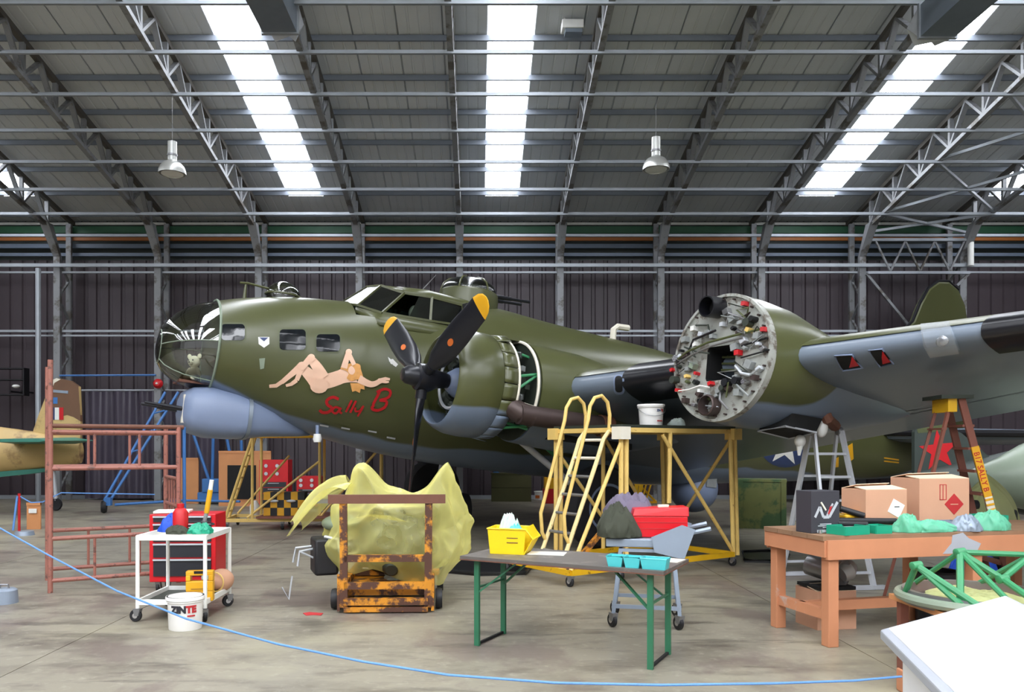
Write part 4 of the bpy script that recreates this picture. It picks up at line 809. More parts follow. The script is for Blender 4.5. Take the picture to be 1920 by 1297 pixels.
# --- orange engine trolley under a yellow sheet
t = thing('engine_stand', 'rusty orange engine stand with rubber wheels under a yellow sheet', 'engine stand', (-.96, 8.2, 0), R(2))
for x in (-.42, .44): MB().bar((x, 0, .06), (x*1.02, 0, 1.15), .075, .06).b('upright', M['rusty'], t, smooth=False)
MB().bar((-.58, -.01, 1.17), (.62, -.01, 1.17), .07, .09).b('top_bar', M['rust'], t, smooth=False)
for z in (.56, .28): MB().bar((-.42, 0, z), (.44, 0, z), .06, .07).b('cross_bar', M['rusty'], t, smooth=False)
for z, hh in ((.12, .07), (.04, .05)): MB().bar((-.42, -.02, z), (.44, -.02, z), .06, hh).b('bottom_bar', M['rusty'], t, smooth=False)
for x in (-.42, .44):
    MB().bar((x, 0, .3), (x, 1.35, .3), .06, .07).b('side_bar', M['rusty'], t, smooth=False); MB().bar((x, 0, .08), (x, 1.35, .08), .06, .07).b('side_bar', M['rusty'], t, smooth=False); MB().bar((x, 1.35, .05), (x, 1.35, 1.1), .07, .06).b('upright', M['rusty'], t, smooth=False)
    MB().ext([(x*1.12-.02, -.02, .02), (x*1.12-.02, .38, .12), (x*1.12-.02, .38, .34), (x*1.12-.02, -.02, .4)], (0, 0, 0), (.03, 0, 0)).b('side_plate', M['rusty'], t, smooth=False)
MB().bb((-.4, .1, .16), (.42, 1.2, .26)).b('tray', M['rusty'], t, smooth=False); MB().bar((-.42, 1.35, .3), (.44, 1.35, .3), .06, .07).b('cross_bar', M['rusty'], t, smooth=False)
for x in (-.54, .55):
    for y in (.2, 1.2): MB().lathe([(.02, -.03), (.1, -.035), (.11, 0), (.1, .035), (.02, .03)], 18, (x, y, .11), (1, 0, 0)).b('wheel', M['black'], t)
tb_ = MB().path([(-.5, .9, .62), (-1.05, .7, .58), (-1.08, .7, .42)], .014, 6).path([(-.5, .9, .62), (-.98, .55, .56), (-1.0, .55, .4)], .014, 6).path([(-.5, .75, .3), (-.98, .55, .56)], .012, 6).path([(-1.05, .5, .3), (-1.08, .48, .05), (-1.16, .5, .18)], .01, 5).b('tow_bracket', M['alu'], t)
e = thing('radial_engine', 'dark radial engine carried on the orange stand beneath the yellow sheet', 'engine', (-.94, 8.95, .6), R(2))
MB().lathe([(.1, -.42), (.2, -.4), (.3, -.2), (.34, .1), (.3, .35), (.1, .4)], 24, (0, 0, 0), (1, 0, 0)).b('crankcase', M['engine'], e)
for i in range(9):
    a = 2*PI*i/9; dd = V((0, math.cos(a), math.sin(a))); MB().lathe([(r, .3+.03*k) for k in range(9) for r in ((.09, .11)[k % 2],)]+[(.06, .58), (.01, .58)], 12, (0, 0, 0), dd).b('cylinder', M['grey'] if i % 3 == 0 else M['engine'], e)
MB().tube((-.6, -.1, .0), (-.4, 0, 0), .07, 12).b('crankshaft', M['steel'], e); MB().box((-.78, -.05, -.1), (.26, .4, .4), .3).b('gear_housing', M['black'], e, bev=.03); MB().path([(-.75, -.2, .12), (-.6, -.26, .1), (-.55, -.26, -.15)], .02, 6).b('lead', M['alu'], e)
MB().bb((-.5, -.05, -.33), (.5, .05, -.27)).b('mount_bar', M['rusty'], e)
MB().bar((-.85, -.05, .5), (-.35, -.05, .5), .14, .04).b('top_plate', M['steel'], e); MB().ell((-.6, 0, .25), (.22, .2, .1)).b('intake_shell', M['palegreen'], e)
# the sheet: a draped skin with folds
sh = thing('plastic_sheet', 'crumpled translucent yellow plastic sheet draped over the orange engine stand', 'plastic sheet', (-.93, 8.98, 0))
def sheet(u, v):
    a = 2*PI*u; x = math.cos(a); y = math.sin(a); f = math.sin(7*a+3*v)*.5+math.sin(13*a-2*v+1)*.3+math.sin(4*a+5*v)*.4
    if v < .55:
        k = v/.55; rr = .56+.26*math.sin(k*PI*.62+.25)-.05*k; z = .28+.08*math.sin(3*a+.8)+k*(.92-.28)+(.1*max(0, -x))*(1-k); rr *= 1+.045*f*(1-.2*k)
    else:
        k = (v-.55)/.45; rr = (.72)*(1-k)**.75+.005; px = rr*x
        z = .92+k**.55*.28+(.36*math.exp(-((px+.38)/.2)**2)+.42*math.exp(-((px-.55)/.2)**2))*min(1, k*2.5+.12)+.02*f*(1-k); rr *= 1+.05*f*(1-k)
    c3 = V((rr*x*2.3, rr*y*2.3, z*1.5+v)); cr = abs(noise.noise(c3))+.35*abs(noise.noise(c3*2.3+V((5, 1, 2)))); rr *= 1+.22*(.35-cr)
    return (rr*1.02*x+.02, rr*.82*y, z+.13*(.35-cr)*(1 if v > .55 else .5))
MB().grid(sheet, 200, 80).b('drape', M['yfilm'], sh, ang=80)
def flap(u, v): return (-.5-.62*u+.05*math.sin(9*v), -.42+.5*v+.06*math.sin(5*u+4*v), 1.36-.46*u**1.3-.3*abs(v-.5)**1.3+.04*math.sin(14*v+4*u)+.1*math.sin(PI*u)*(1-v))
MB().grid(flap, 24, 16).b('loose_flap', M['yfilm'], sh, ang=80)
# --- green legged folding table and its load
TC = V((.80, 6.75, 0)); TA = R(-28.7)
t = thing('folding_table', 'dark topped folding table with green steel legs in the foreground', 'table', TC, TA)
MB().bb((-.885, -.38, .745), (.885, .38, .772)).b('tabletop', M['ltop'], t, smooth=False); MB().bb((-.887, -.382, .738), (.887, .382, .747)).b('edge_trim', M['rust'], t, smooth=False)
for s in (-1, 1):
    x = s*.76
    for y in (-.3, .2): MB().bar((x, y, 0), (x, y, .74), .045, .03).b('leg', M['tgreen'], t, smooth=False)
    MB().bar((x, -.3, .015), (x, .2, .015), .02, .02).b('foot_bar', M['dark'], t, smooth=False); MB().bar((x, -.3, .5), (x, .2, .5), .02, .015).b('stretcher', M['tgreen'], t, smooth=False)
    for y in (-.3, .2): MB().bar((x, y, .45), (x-s*.34, y*.6, .73), .025, .015).b('brace', M['tgreen'], t, smooth=False)
def TL(x, y, z=.773): q = Matrix.Rotation(TA, 3, 'Z')@V((x, y, 0)); return V((TC.x+q.x, TC.y+q.y, z))
t = thing('storage_bin', 'bright yellow plastic picking bin on the dark folding table', 'bin', TL(-.60, .02), TA+R(12))
o = .005
for nm, q in (('front', [(-.17, -.13, .22), (.17, -.13, .22), (.15, -.12, 0), (-.15, -.12, 0)]), ('rear', [(-.17, .15, .22), (.17, .15, .22), (.15, .13, 0), (-.15, .13, 0)]), ('end', [(-.17, -.13, .22), (-.17, .15, .22), (-.15, .13, 0), (-.15, -.12, 0)])):
    MB().add(q, [(0, 1, 2, 3)]).b('bin_wall', M['ybin'], t, smooth=False, thick=.008)
MB().add([(.17, -.13, .24), (.17, .15, .24), (.23, .15, .14), (.23, -.13, .14), (.15, -.12, 0), (.15, .13, 0)], [(0, 1, 2, 3), (3, 2, 5, 4)]).b('open_mouth', M['ybin'], t, smooth=False, thick=.008)
MB().add([(-.15, -.12, .004), (.15, -.12, .004), (.15, .13, .004), (-.15, .13, .004)], [(0, 1, 2, 3)]).b('base', M['ybin'], t, smooth=False, thick=.008)
MB().path([(-.175, -.135, .22), (.17, -.135, .22), (.235, -.135, .14), (.235, .15, .14), (.17, .155, .22), (-.175, .155, .22)], .008, 6, closed=True).b('rim', M['ybin'], t)
for z in (.14, .1): MB().bb((0, -.134, z), (.1, -.128, z+.006)).b('rib', M['rust'], t)
p = TL(-.61, .03, .88); cloth('plastic_bag', 'white crumpled film bag heaped in the yellow bin', 'bag', p, (.1, .08), .22, 'wbag', 5); cloth('rag', 'teal cloth tucked in the yellow picking bin', 'rag', TL(-.56, .01, .9), (.09, .06), .13, 'tealbin', 8)
for k, (x, w_) in enumerate(((.5, .13), (.64, .13), (.81, .2))):
    t = thing('small_tray', ['turquoise parts tray on the table, nearest the middle', 'middle turquoise parts tray of three on the table', 'wide turquoise parts tray at the table corner'][k], 'tray', TL(x-.02, -.27), TA+R(3), 'turquoise parts trays')
    for q in ([(-w_/2, -.07, .08), (w_/2, -.07, .08), (w_/2-.015, -.06, 0), (-w_/2+.015, -.06, 0)], [(-w_/2, .07, .08), (w_/2, .07, .08), (w_/2-.015, .06, 0), (-w_/2+.015, .06, 0)], [(-w_/2, -.07, .08), (-w_/2, .07, .08), (-w_/2+.015, .06, 0), (-w_/2+.015, -.06, 0)], [(w_/2, -.07, .08), (w_/2, .07, .08), (w_/2-.015, .06, 0), (w_/2-.015, -.06, 0)]): MB().add(q, [(0, 1, 2, 3)]).b('tray_wall', M['tealbin'], t, smooth=False, thick=.005)
    MB().bb((-w_/2+.012, -.06, 0), (w_/2-.012, .06, .005)).b('base', M['tealbin'], t, smooth=False); MB().path([(-w_/2, -.07, .08), (w_/2, -.07, .08), (w_/2, .07, .08), (-w_/2, .07, .08)], .006, 5, closed=True).b('rim', M['tealbin'], t)
tag(MB().box(TL(-.28, .1, .776), (.32, .2, .006), TA+.25).b('paper_sheet', M['paper'], smooth=False), 'white paper sheet beside the yellow bin', 'paper'); tag(MB().box(TL(.72, .22, .775), (.3, .2, .005), TA-.1).b('paper_sheet', M['cream'], smooth=False), 'pale paper sheet at the far table corner', 'paper')
# --- grey wheeled cart with red toolbox and jackets
t = thing('tool_cart', 'pale grey wheeled tool cart behind the dark folding table', 'cart', (1.66, 7.75, 0), R(-12))
for x, y in ((-.33, -.28), (.28, -.28), (.28, .3), (-.33, .3)):
    MB().bar((x, y, .13), (x*.8, y*.9, .74), .035, .035).b('leg', M['cartgrey'], t, smooth=False); caster(t, (x, y, 0), .065, 'black', .6)
for p, q in (((-.33, -.28), (.28, -.28)), ((.28, -.28), (.28, .3)), ((.28, .3), (-.33, .3)), ((-.33, .3), (-.33, -.28))):
    MB().bar((*p, .2), (*q, .2), .03, .035).b('lower_rail', M['cartgrey'], t, smooth=False); MB().bar((p[0]*.8, p[1]*.9, .73), (q[0]*.8, q[1]*.9, .73), .03, .03).b('upper_rail', M['cartgrey'], t, smooth=False)
MB().bb((-.4, -.28, .76), (.32, .28, .84)).b('tray', M['cartgrey'], t, smooth=False, bev=.01)
MB().ext([(.05, -.3, .72), (.32, -.3, .66), (.42, -.3, .94), (.3, -.3, .98), (.02, -.3, .86)], (0, 0, 0), (0, .02, 0)).b('side_panel', M['cartgrey'], t, smooth=False); MB().ext([(.05, .3, .72), (.32, .3, .66), (.42, .3, .94), (.3, .3, .98), (.02, .3, .86)], (0, 0, 0), (0, .02, 0)).b('side_panel', M['cartgrey'], t, smooth=False)
MB().path([(.3, -.26, .75), (.36, -.26, .9), (.56, -.26, .95)], .022, 6).b('handle', M['cartgrey'], t); MB().path([(.3, .26, .75), (.36, .26, .9), (.56, .26, .95)], .022, 6).b('handle', M['cartgrey'], t)
t = thing('toolbox', 'bright red metal toolbox standing on the grey tool cart', 'toolbox', (1.74, 7.72, .845), R(-4))
MB().bb((-.26, -.14, 0), (.26, .14, .2)).b('body', M['rbox'], t, smooth=False, bev=.008); MB().hexa([(-.26, -.15, .2), (.27, -.15, .2), (.27, .15, .2), (-.26, .15, .2), (-.24, -.13, .27), (.27, -.13, .29), (.27, .13, .29), (-.24, .13, .27)]).b('lid', M['rbox'], t, smooth=False, bev=.008)
for z in (.08, .14): MB().bb((-.25, -.144, z), (.25, -.139, z+.006)).b('groove', M['labelred'], t)
MB().box((.05, 0, .29), (.1, .06, .025)).b('catch', M['cream'], t)
cloth('jacket', 'purple grey jacket thrown over the red toolbox end', 'jacket', (1.5, 7.95, .99), (.26, .2), .24, 'jacket', 11); cloth('jacket', 'dark green jacket hanging over the grey cart end', 'jacket', (1.35, 7.7, .845), (.2, .22), .3, 'jacket2', 12)
# --- yellow access platform with ladder
NB = V((1.82, 10.15, 0)); YP = R(34)
t = thing('access_platform', 'yellow steel work platform with hooped ladder under the outer engine', 'platform', NB, YP)
PX, PY, PZ = 2.2, 1.3, 1.96
MB().bb((-.02, -.02, PZ-.01), (PX+.02, PY+.02, PZ+.03)).b('deck', M['engine'], t, smooth=False)
for p, q in (((0, 0), (PX, 0)), ((PX, 0), (PX, PY)), ((PX, PY), (0, PY)), ((0, PY), (0, 0))): MB().bar((*p, PZ-.04), (*q, PZ-.04), .05, .06).b('deck_rail', M['scyellow'], t, smooth=False)
for x, y in ((0, 0), (PX, 0), (PX, PY), (0, PY)):
    for dx in (0, .09): MB().tube((x+(dx if x else dx), y, .15), (x*.97+(dx if x else dx), y, PZ-.06), .032, 8).b('post', M['scyellow'], t)
    MB().box((x, y, PZ-.08), (.17, .17, .16)).b('corner_block', M['cream'] if (x, y) == (0, 0) else M['scyellow'], t, smooth=False); caster(t, (x, y, 0), .065, 'black')
caster(t, (-.84, 0, 0), .065); caster(t, (-.84, PY, 0), .065)
for p, q in (((-.84, 0), (PX, 0)), ((-.84, PY), (PX, PY)), ((-.84, 0), (-.84, PY)), ((PX, 0), (PX, PY)), ((0, 0), (0, PY))): MB().bar((*p, .17), (*q, .17), .06, .07).b('base_rail', M['scdark'], t, smooth=False)
for p, q in (((.75, 0, PZ-.1), (PX, 0, .2)), ((PX, 0, PZ-.1), (PX, PY, .2)), ((0, 0, PZ-.2), (-.84, .0, .2)), ((.9, PY, PZ-.1), (PX, PY, .2)), ((0, PY, PZ-.3), (1.3, PY, .2))): MB().tube(p, q, .026, 8).b('diagonal_brace', M['scyellow'], t)
MB().bar((-.84, .05, .18), (.1, .05, .95), .05, .06).b('ladder_brace', M['rusty'], t, smooth=False)
for x in (.9,): MB().tube((x, PY, .2), (x, PY, PZ-.05), .03, 8).b('post', M['scyellow'], t); MB().tube((x, 0, PZ-.05), (x, .02, .95), .03, 8).b('post', M['scyellow'], t)
for y in (.2, .66):
    MB().path([(-.84, y, .18), (-.22, y, 1.55), (-.12, y, 1.8), (.0, y, 1.93)], .028, 8).b('ladder_stile', M['scpale'], t)
    MB().path([(-.02, y, 1.9), (-.01, y, 2.12), (-.05, y, 2.28), (-.15, y, 2.36), (-.27, y, 2.33), (-.35, y, 2.22), (-.38, y, 2.05), (-.78, y, .85), (-.76, y, .6), (-.7, y, .5)], .024, 8).b('handrail_loop', M['scyellow'], t)
for i in range(7):
    z = .38+i*.235; MB().tube((-.84+.62*(z-.18)/1.37, .2, z), (-.84+.62*(z-.18)/1.37, .66, z), .02, 8).b('rung', M['steel'] if i < 5 else M['cream'], t)
def PL(x, y, z): q = Matrix.Rotation(YP, 3, 'Z')@V((x, y, 0)); return V((NB.x+q.x, NB.y+q.y, z))
bk = bucket('bucket', 'white lidded bucket with red and blue print on the yellow platform', PL(.85, .3, PZ+.031), .15, .175, .29, 'white plastic buckets', lid=True, rz=.1)
text('ZIN', .04, wrap(.172, .19, .35), 'lettering', M['navy'], bk, .002); text('TE', .04, wrap(.173, .19, .7), 'lettering', M['labelred'], bk, .003); MB().rings([[wrap(.166, h, a)(0, 0) for a in (.2, .4, .6, .8)] for h in (.055, .07)], False, False).b('label_bar', M['labelred'], bk)
cloth('plastic_bag', 'scrap of crumpled white film on the yellow platform deck', 'bag', PL(1.3, .25, PZ+.031), (.12, .08), .1, 'wbag', 21)
# --- orange wooden workbench
BO = V((2.95, 6.75, 0)); BA = R(13)
t = thing('workbench', 'orange stained wooden workbench heaped with cartons and trays', 'workbench', BO, BA)
BL, BD, BH = 2.9, .88, .95
for k in range(4): MB().bb((-.03, BD/4*k+.003, BH-.04), (BL, BD/4*(k+1)-.003, BH)).b('top_plank', M['woodtop'], t, smooth=False)
MB().bb((0, -.02, BH-.2), (BL, .02, BH-.035)).b('front_apron', M['wood'], t, smooth=False); MB().bb((0, BD-.03, BH-.2), (BL, BD, BH-.04)).b('rear_apron', M['wood'], t, smooth=False); MB().bb((-.02, 0, BH-.18), (.02, BD, BH-.04)).b('end_apron', M['wood'], t, smooth=False)
for x in (.08, 1.55, BL-.1):
    for y in (.06, BD-.07): MB().bb((x-.05, y-.05, 0), (x+.05, y+.05, BH-.04)).b('leg', M['wood'], t, smooth=False, bev=.006)
MB().bb((.05, .05, .22), (.11, BD-.06, .31)).b('end_stretcher', M['wood'], t, smooth=False)
MB().bb((.08, .42, .22), (BL-.1, .5, .31)).b('long_stretcher', M['wood'], t, smooth=False)
MB().ext([(1.15, -.025, .77), (1.5, -.025, .77), (1.55, -.025, .85), (1.42, -.025, .9), (1.36, -.025, .95), (1.25, -.025, .93), (1.24, -.025, .86)], (0, 0, 0), (0, .004, 0)).b('paint_stain', M['boardrim'], t)
def BP(x, y, z=.951): q = Matrix.Rotation(BA, 3, 'Z')@V((x, y, 0)); return V((BO.x+q.x, BO.y+q.y, z))
def BX(px, py, y, z): # bench spot seen at px with bench depth y
    lo, hi = -.2, 3.2
    for _ in range(40):
        m_ = (lo+hi)/2; q = BP(m_, y, z); (lo, hi) = (m_, hi) if CX+F*q.x/q.y < px else (lo, m_)
    return BP(lo, y, z)
t = thing('presentation_box', 'dark grey box with silver N emblem at the workbench corner', 'box', BX(1533, 0, .32, .951), BA+R(4))
MB().bb((-.15, -.1, 0), (.15, .1, .37)).b('carton', mat('dark_print', '#3a3940', .5), t, smooth=False, bev=.004)
for q in (stroke([(-.09, .1), (-.05, .17)], .018)+stroke([(-.05, .17), (-.02, .1)], .02)+stroke([(-.02, .1), (.03, .1)], .02)+stroke([(.03, .1), (.1, .2)], .02)+stroke([(.01, .11), (.06, .19)], .014)): MB().ext([(x*1.25, -.101, y*1.3+.01) for x, y in q], (0, 0, 0), (0, -.003, 0)).b('emblem', M['alu'], t, smooth=False)
MB().ext([(x*1.25, -.101, y*1.3+.01) for x, y in ((.015, .12), (.03, .12), (.055, .175), (.035, .17))], (0, 0, 0), (0, -.004, 0)).b('emblem_accent', M['labelred'], t, smooth=False)
for z, x0, x1 in ((.075, -.06, .06), (.06, -.08, .08), (.045, -.03, .03)): MB().bb((x0, -.103, z), (x1, -.1, z+.008)).b('print_line', M['alu'], t, smooth=False)
MB().bb((-.09, -.105, .005), (.02, -.1, .03)).b('print_band', M['alu'], t, smooth=False); MB().bar((-.05, -.1, .27), (0, -.1, .2), .015).b('print_stroke', M['cream'], t); MB().lathe([(.001, 0), (.015, 0), (.015, .03), (.001, .03)], 10, (-.08, -.13, 0)).b('cap', M['chrome'], t)
def carton(label, loc, w_, d_, h_, rz, open_=True):
    t = thing('carton', label, 'cardboard box', loc, rz); MB().bb((-w_/2, -d_/2, 0), (w_/2, d_/2, h_)).b('box_body', M['carton'], t, smooth=False)
    for q in ([(-w_/2, -d_/2, h_), (w_/2, -d_/2, h_), (w_/2-.02, .0, h_+.03), (-w_/2+.01, .0, h_+.02)], [(-w_/2, d_/2, h_), (w_/2, d_/2, h_), (w_/2-.03, .02, h_+.05), (-w_/2+.05, .02, h_+.04)]): MB().add(q, [(0, 1, 2, 3)]).b('flap', M['cartonin'], t, smooth=False, thick=.006)
    return t
t = carton('cardboard box with a white diamond label on the workbench', BX(1638, 0, .44, .951), .42, .34, .37, BA-R(2))
MB().box((.1, -.172, .2), (.13, .004, .13), M=Matrix.Rotation(R(28), 3, 'Y')).b('paper_label', M['white'], t, smooth=False); MB().bb((.08, -.176, .21), (.13, -.173, .218)).b('print_line', M['labelblack'], t)
t = carton('larger cardboard box with red flame diamond on the workbench', BX(1742, 0, .56, .951), .52, .4, .46, BA-R(4))
MB().box((.1, -.202, .22), (.14, .004, .14), M=Matrix.Rotation(R(45), 3, 'Y')).b('hazard_diamond', M['labelred'], t, smooth=False); MB().bb((.06, -.206, .215), (.14, -.203, .223)).b('diamond_line', M['carton'], t)
for z in (.26, .4): MB().bb((-.05, -.203, z), (.02, -.2, z+.006)).b('arrow_frame', M['labelred'], t)
for x in (-.05, -.018, .015): MB().bb((x, -.203, .26), (x+.006, -.2, .4)).b('arrow_mark', M['labelred'], t)
def tray(label, loc, w_, d_, h_, rz, m='gtray'):
    t = thing('parts_tray', label, 'tray', loc, rz, 'green parts trays' if m == 'gtray' else None)
    MB().bb((-w_/2, -d_/2, 0), (w_/2, d_/2, .008)).b('base', M[m], t, smooth=False)
    for a, b in (((-w_/2, -d_/2), (w_/2, -d_/2)), ((w_/2, -d_/2), (w_/2, d_/2)), ((w_/2, d_/2), (-w_/2, d_/2)), ((-w_/2, d_/2), (-w_/2, -d_/2))): MB().bar((*a, h_/2), (*b, h_/2), .01, h_).b('side', M[m], t, smooth=False)
    MB().bb((-w_/2+.02, -d_/2+.02, h_*.5), (w_/2-.02, d_/2-.02, h_*.75)).b('contents', M['grey'], t); return t
tray('green plastic tray of parts at the workbench front edge', BX(1590, 0, .12, .951), .28, .2, .075, BA+R(10)); tray('smaller green tray partly under the black tubes', BX(1645, 0, .14, .951), .16, .16, .07, BA); tray('green tray with pale cover below the wooden stepladder', BX(1838, 0, .5, .951), .4, .24, .1, BA)
tray('grey compartment tray before the large carton', BX(1765, 0, .24, .951), .34, .16, .08, BA, 'cartgrey')
for k, (a, b, z) in enumerate((((1562, .3), (1680, .22), 1.05), ((1570, .25), (1625, .2), 1.03), ((1575, .38), (1620, .28), 1.1))):
    tag(MB().tube(BX(a[0], 0, a[1], z+(.05 if k == 2 else 0)), BX(b[0], 0, b[1], z-.01), .028, 10).b('foam_tube', M['black']), ['long black foam tube across the workbench trays', 'short black foam tube lying by the silver emblem box', 'black foam tube leaning on the yellow envelope'][k], 'tube', 'black foam tubes')
tag(MB().box(BX(1598, 0, .4, 1.07), (.24, .14, .06), BA, ).box(BX(1598, 0, .4, .99), (.2, .12, .1), BA).b('padded_envelope', M['scdark'], bev=.02), 'mustard padded envelope between the two boxes on the bench', 'envelope')
t = thing('plastic_ball', 'round red plastic ball shape between the two cartons', 'ball', BX(1700, 0, .3, .951)); MB().ell((0, 0, .07), (.075, .07, .075)).b('dome', M['red'], t); MB().lathe([(.05, -.02), (.055, 0), (.05, .02)], 14, (0, -.07, .06), (0, 1, 0)).b('port', M['orangebox'], t)
cloth('plastic_bag', 'flat mint green film bag spread along the bench front', 'bag', BX(1745, 0, .12, .951), (.28, .1), .1, 'gplastic', 31, rz=BA); cloth('plastic_bag', 'mint green film bundle at the bench right end', 'bag', BX(1855, 0, .13, .951), (.18, .12), .17, 'gplastic', 32); cloth('plastic_bag', 'clear green film peak beside the red ball', 'bag', BX(1700, 0, .14, .951), (.12, .1), .15, 'gplastic', 33); cloth('rag', 'grey rag draped over the mint green film', 'rag', BX(1812, 0, .1, .951), (.12, .11), .14, 'cartgrey', 34)
# under the bench
t = carton('open carton standing on the floor under the workbench', V((3.32, 7.62, 0)), .4, .36, .36, R(10)); MB().bb((-.19, -.19, .37), (.19, .17, .4)).b('contents', M['dark'], t)
t = thing('duct_fitting', 'silver round duct fitting resting on the carton under the bench', 'duct fitting', (3.36, 7.55, .52)); MB().lathe([(.1, -.25), (.1, .0), (.15, .1), (.13, .1), (.08, 0), (.001, 0)], 20, (0, 0, 0), (.5, -.7, -.15)).b('spout', M['steel'], t); MB().lathe([(.09, -.1), (.11, 0), (.06, .08)], 16, (.15, .05, .02), (.8, .3, .4)).b('elbow', M['alu'], t)
cloth('tarpaulin', 'blue tarpaulin bundle under the bench', 'tarpaulin', G(1862, 1128)+V((.1, .5, 0)), (.28, .2), .5, 'bluecloth', 41)
t = thing('waste_bin', 'dark round waste bin under the workbench', 'bin', (4.45, 7.75, 0)); MB().lathe([(.001, 0), (.17, 0), (.2, .5), (.19, .5), (.16, .02), (.001, .02)], 24, caps=False).b('body', M['drawer'], t); MB().path([(.2*math.cos(a), .2*math.sin(a), .5) for a in [k*PI/10 for k in range(20)]], .012, 6, closed=True).b('rim', M['black'], t)
# green tubular engine mount on its ring
t = thing('engine_mount', 'green tubular engine mount frame with grey ring before the workbench', 'engine mount', (3.62, 5.75, .62))
MB().path([(.52*math.cos(a), .52*math.sin(a), 0) for a in [k*PI/24 for k in range(48)]], .035, 8, closed=True).b('mount_ring', M['palegreen'], t); MB().lathe([(.46, -.05), (.5, -.05), (.5, .05), (.46, .05), (.46, -.05)], 48, caps=False).b('inner_band', M['steel'], t)
nd = [P(1718, 1060, 5.65), P(1800, 1035, 5.75), P(1880, 1085, 5.6), P(1935, 1040, 5.8)]; O = V((3.62, 5.75, .62)); nd = [q-O for q in nd]
def rp(a): return V((.5*math.cos(R(a)), .5*math.sin(R(a)), .02))
for a, b, r in ((nd[0], rp(238), .024), (nd[0], rp(225), .02), (nd[1], rp(225), .024), (nd[1], rp(262), .02), (nd[1], nd[2], .022), (nd[2], rp(285), .024), (nd[1], nd[3], .02), (nd[2], nd[3], .022), (nd[3], rp(330), .022), (nd[1], rp(120), .02), (nd[3], rp(60), .022), (nd[0], rp(170), .022)): MB().tube(a, b, r, 8).b('mount_tube', M['tubegreen'], t)
for q in nd: MB().lathe([(.022, -.04), (.03, -.035), (.03, .035), (.022, .04)], 12, q, (1, .2, .1)).b('mount_lug', M['tubegreen'], t)
cloth('plastic_sheet', 'pale crumpled sheet lying in the engine mount ring', 'plastic sheet', (3.55, 5.7, .605), (.36, .3), .08, 'cfilm', 51)
t = thing('trestle', 'low brown trestle carrying the green engine mount', 'trestle', (3.62, 5.75, 0)); MB().bb((-.45, -.4, .54), (.45, .4, .58)).b('board', M['ply'], t, smooth=False)
for x in (-.38, .38):
    for y in (-.33, .33): MB().bb((x-.03, y-.03, 0), (x+.03, y+.03, .54)).b('leg', M['plank'], t, smooth=False)
# lectern in the corner
t = thing('info_lectern', 'white sloping information board on a white plinth in the corner', 'lectern', (1.42, 2.64, 0), R(-15.4))
cdir = math.tan(R(20)); wL, dL = .42, 1.1
def LB(x, y, k): return V((x, y, 1.02+x*cdir+k))
MB().hexa([LB(0, -.7, -.035), LB(wL, -.7, -.035), LB(wL, .4, -.035), LB(0, .4, -.035), LB(0, -.7, 0), LB(wL, -.7, 0), LB(wL, .4, 0), LB(0, .4, 0)]).b('frame', M['boardrim'], t, smooth=False, bev=.006)
MB().hexa([LB(.025, -.68, 0), LB(wL-.02, -.68, 0), LB(wL-.02, .375, 0), LB(.025, .375, 0), LB(.025, -.68, .004), LB(wL-.02, -.68, .004), LB(wL-.02, .375, .004), LB(.025, .375, .004)]).b('panel', M['board'], t, smooth=False)
MB().hexa([(.06, -.62, 0), (wL-.05, -.62, 0), (wL-.05, .32, 0), (.06, .32, 0), LB(.06, -.62, -.037), LB(wL-.05, -.62, -.037), LB(wL-.05, .32, -.037), LB(.06, .32, -.037)]).b('plinth', M['board'], t, smooth=False)
# stacked wooden blocks and rope
G1 = V((3.0, 5.55, 0)); t = thing('wood_block', 'weathered brown wooden post stump beside the white lectern', 'post', G1)
for k, (w_, dz) in enumerate(((.13, .16), (.11, .15), (.12, .14))): MB().box((random.uniform(-.01, .01), 0, sum((.16, .15, .14)[:k])+dz/2), (w_, .12, dz), random.uniform(-.2, .2)).b('block', M['plank' if k else 'wood'], t, bev=.012)
rp_ = [(-70, 955, 8.6), (0, 990, 7.6), (90, 1040, 7.0), (220, 1108, 6.3), (350, 1160, 5.8), (520, 1207, 5.3), (680, 1240, 5.0), (840, 1265, 4.8), (1040, 1280, 4.6), (1240, 1284, 4.5), (1450, 1281, 4.7), (1600, 1276, 5.1), (1690, 1268, 5.45)]
tag(MB().path([P(*q) for q in rp_], .0075, 7).b('barrier_rope', M['rope']), 'blue barrier rope sagging across the whole foreground', 'rope')
t = thing('barrier_stake', 'slim post holding the blue rope end, off by the hangar side', 'post', V((P(-70, 955, 8.6).x, 8.6, 0))); MB().tube((0, 0, 0), (0, 0, 1.05), .02, 8).b('pole', M['red'], t); MB().lathe([(.001, 0), (.16, 0), (.14, .05), (.001, .05)], 16).b('foot', M['cartgrey'], t)
q = G(8, 1130); t = thing('concrete_weight', 'grey concrete weight on the floor at the picture edge', 'weight', q); MB().lathe([(.001, 0), (.14, 0), (.13, .14), (.1, .16), (.001, .16)], 16).b('block', M['cartgrey'], t); MB().path([(-.05, 0, .15), (-.04, 0, .2), (.04, 0, .2), (.05, 0, .15)], .01, 6).b('lifting_eye', M['steel'], t)
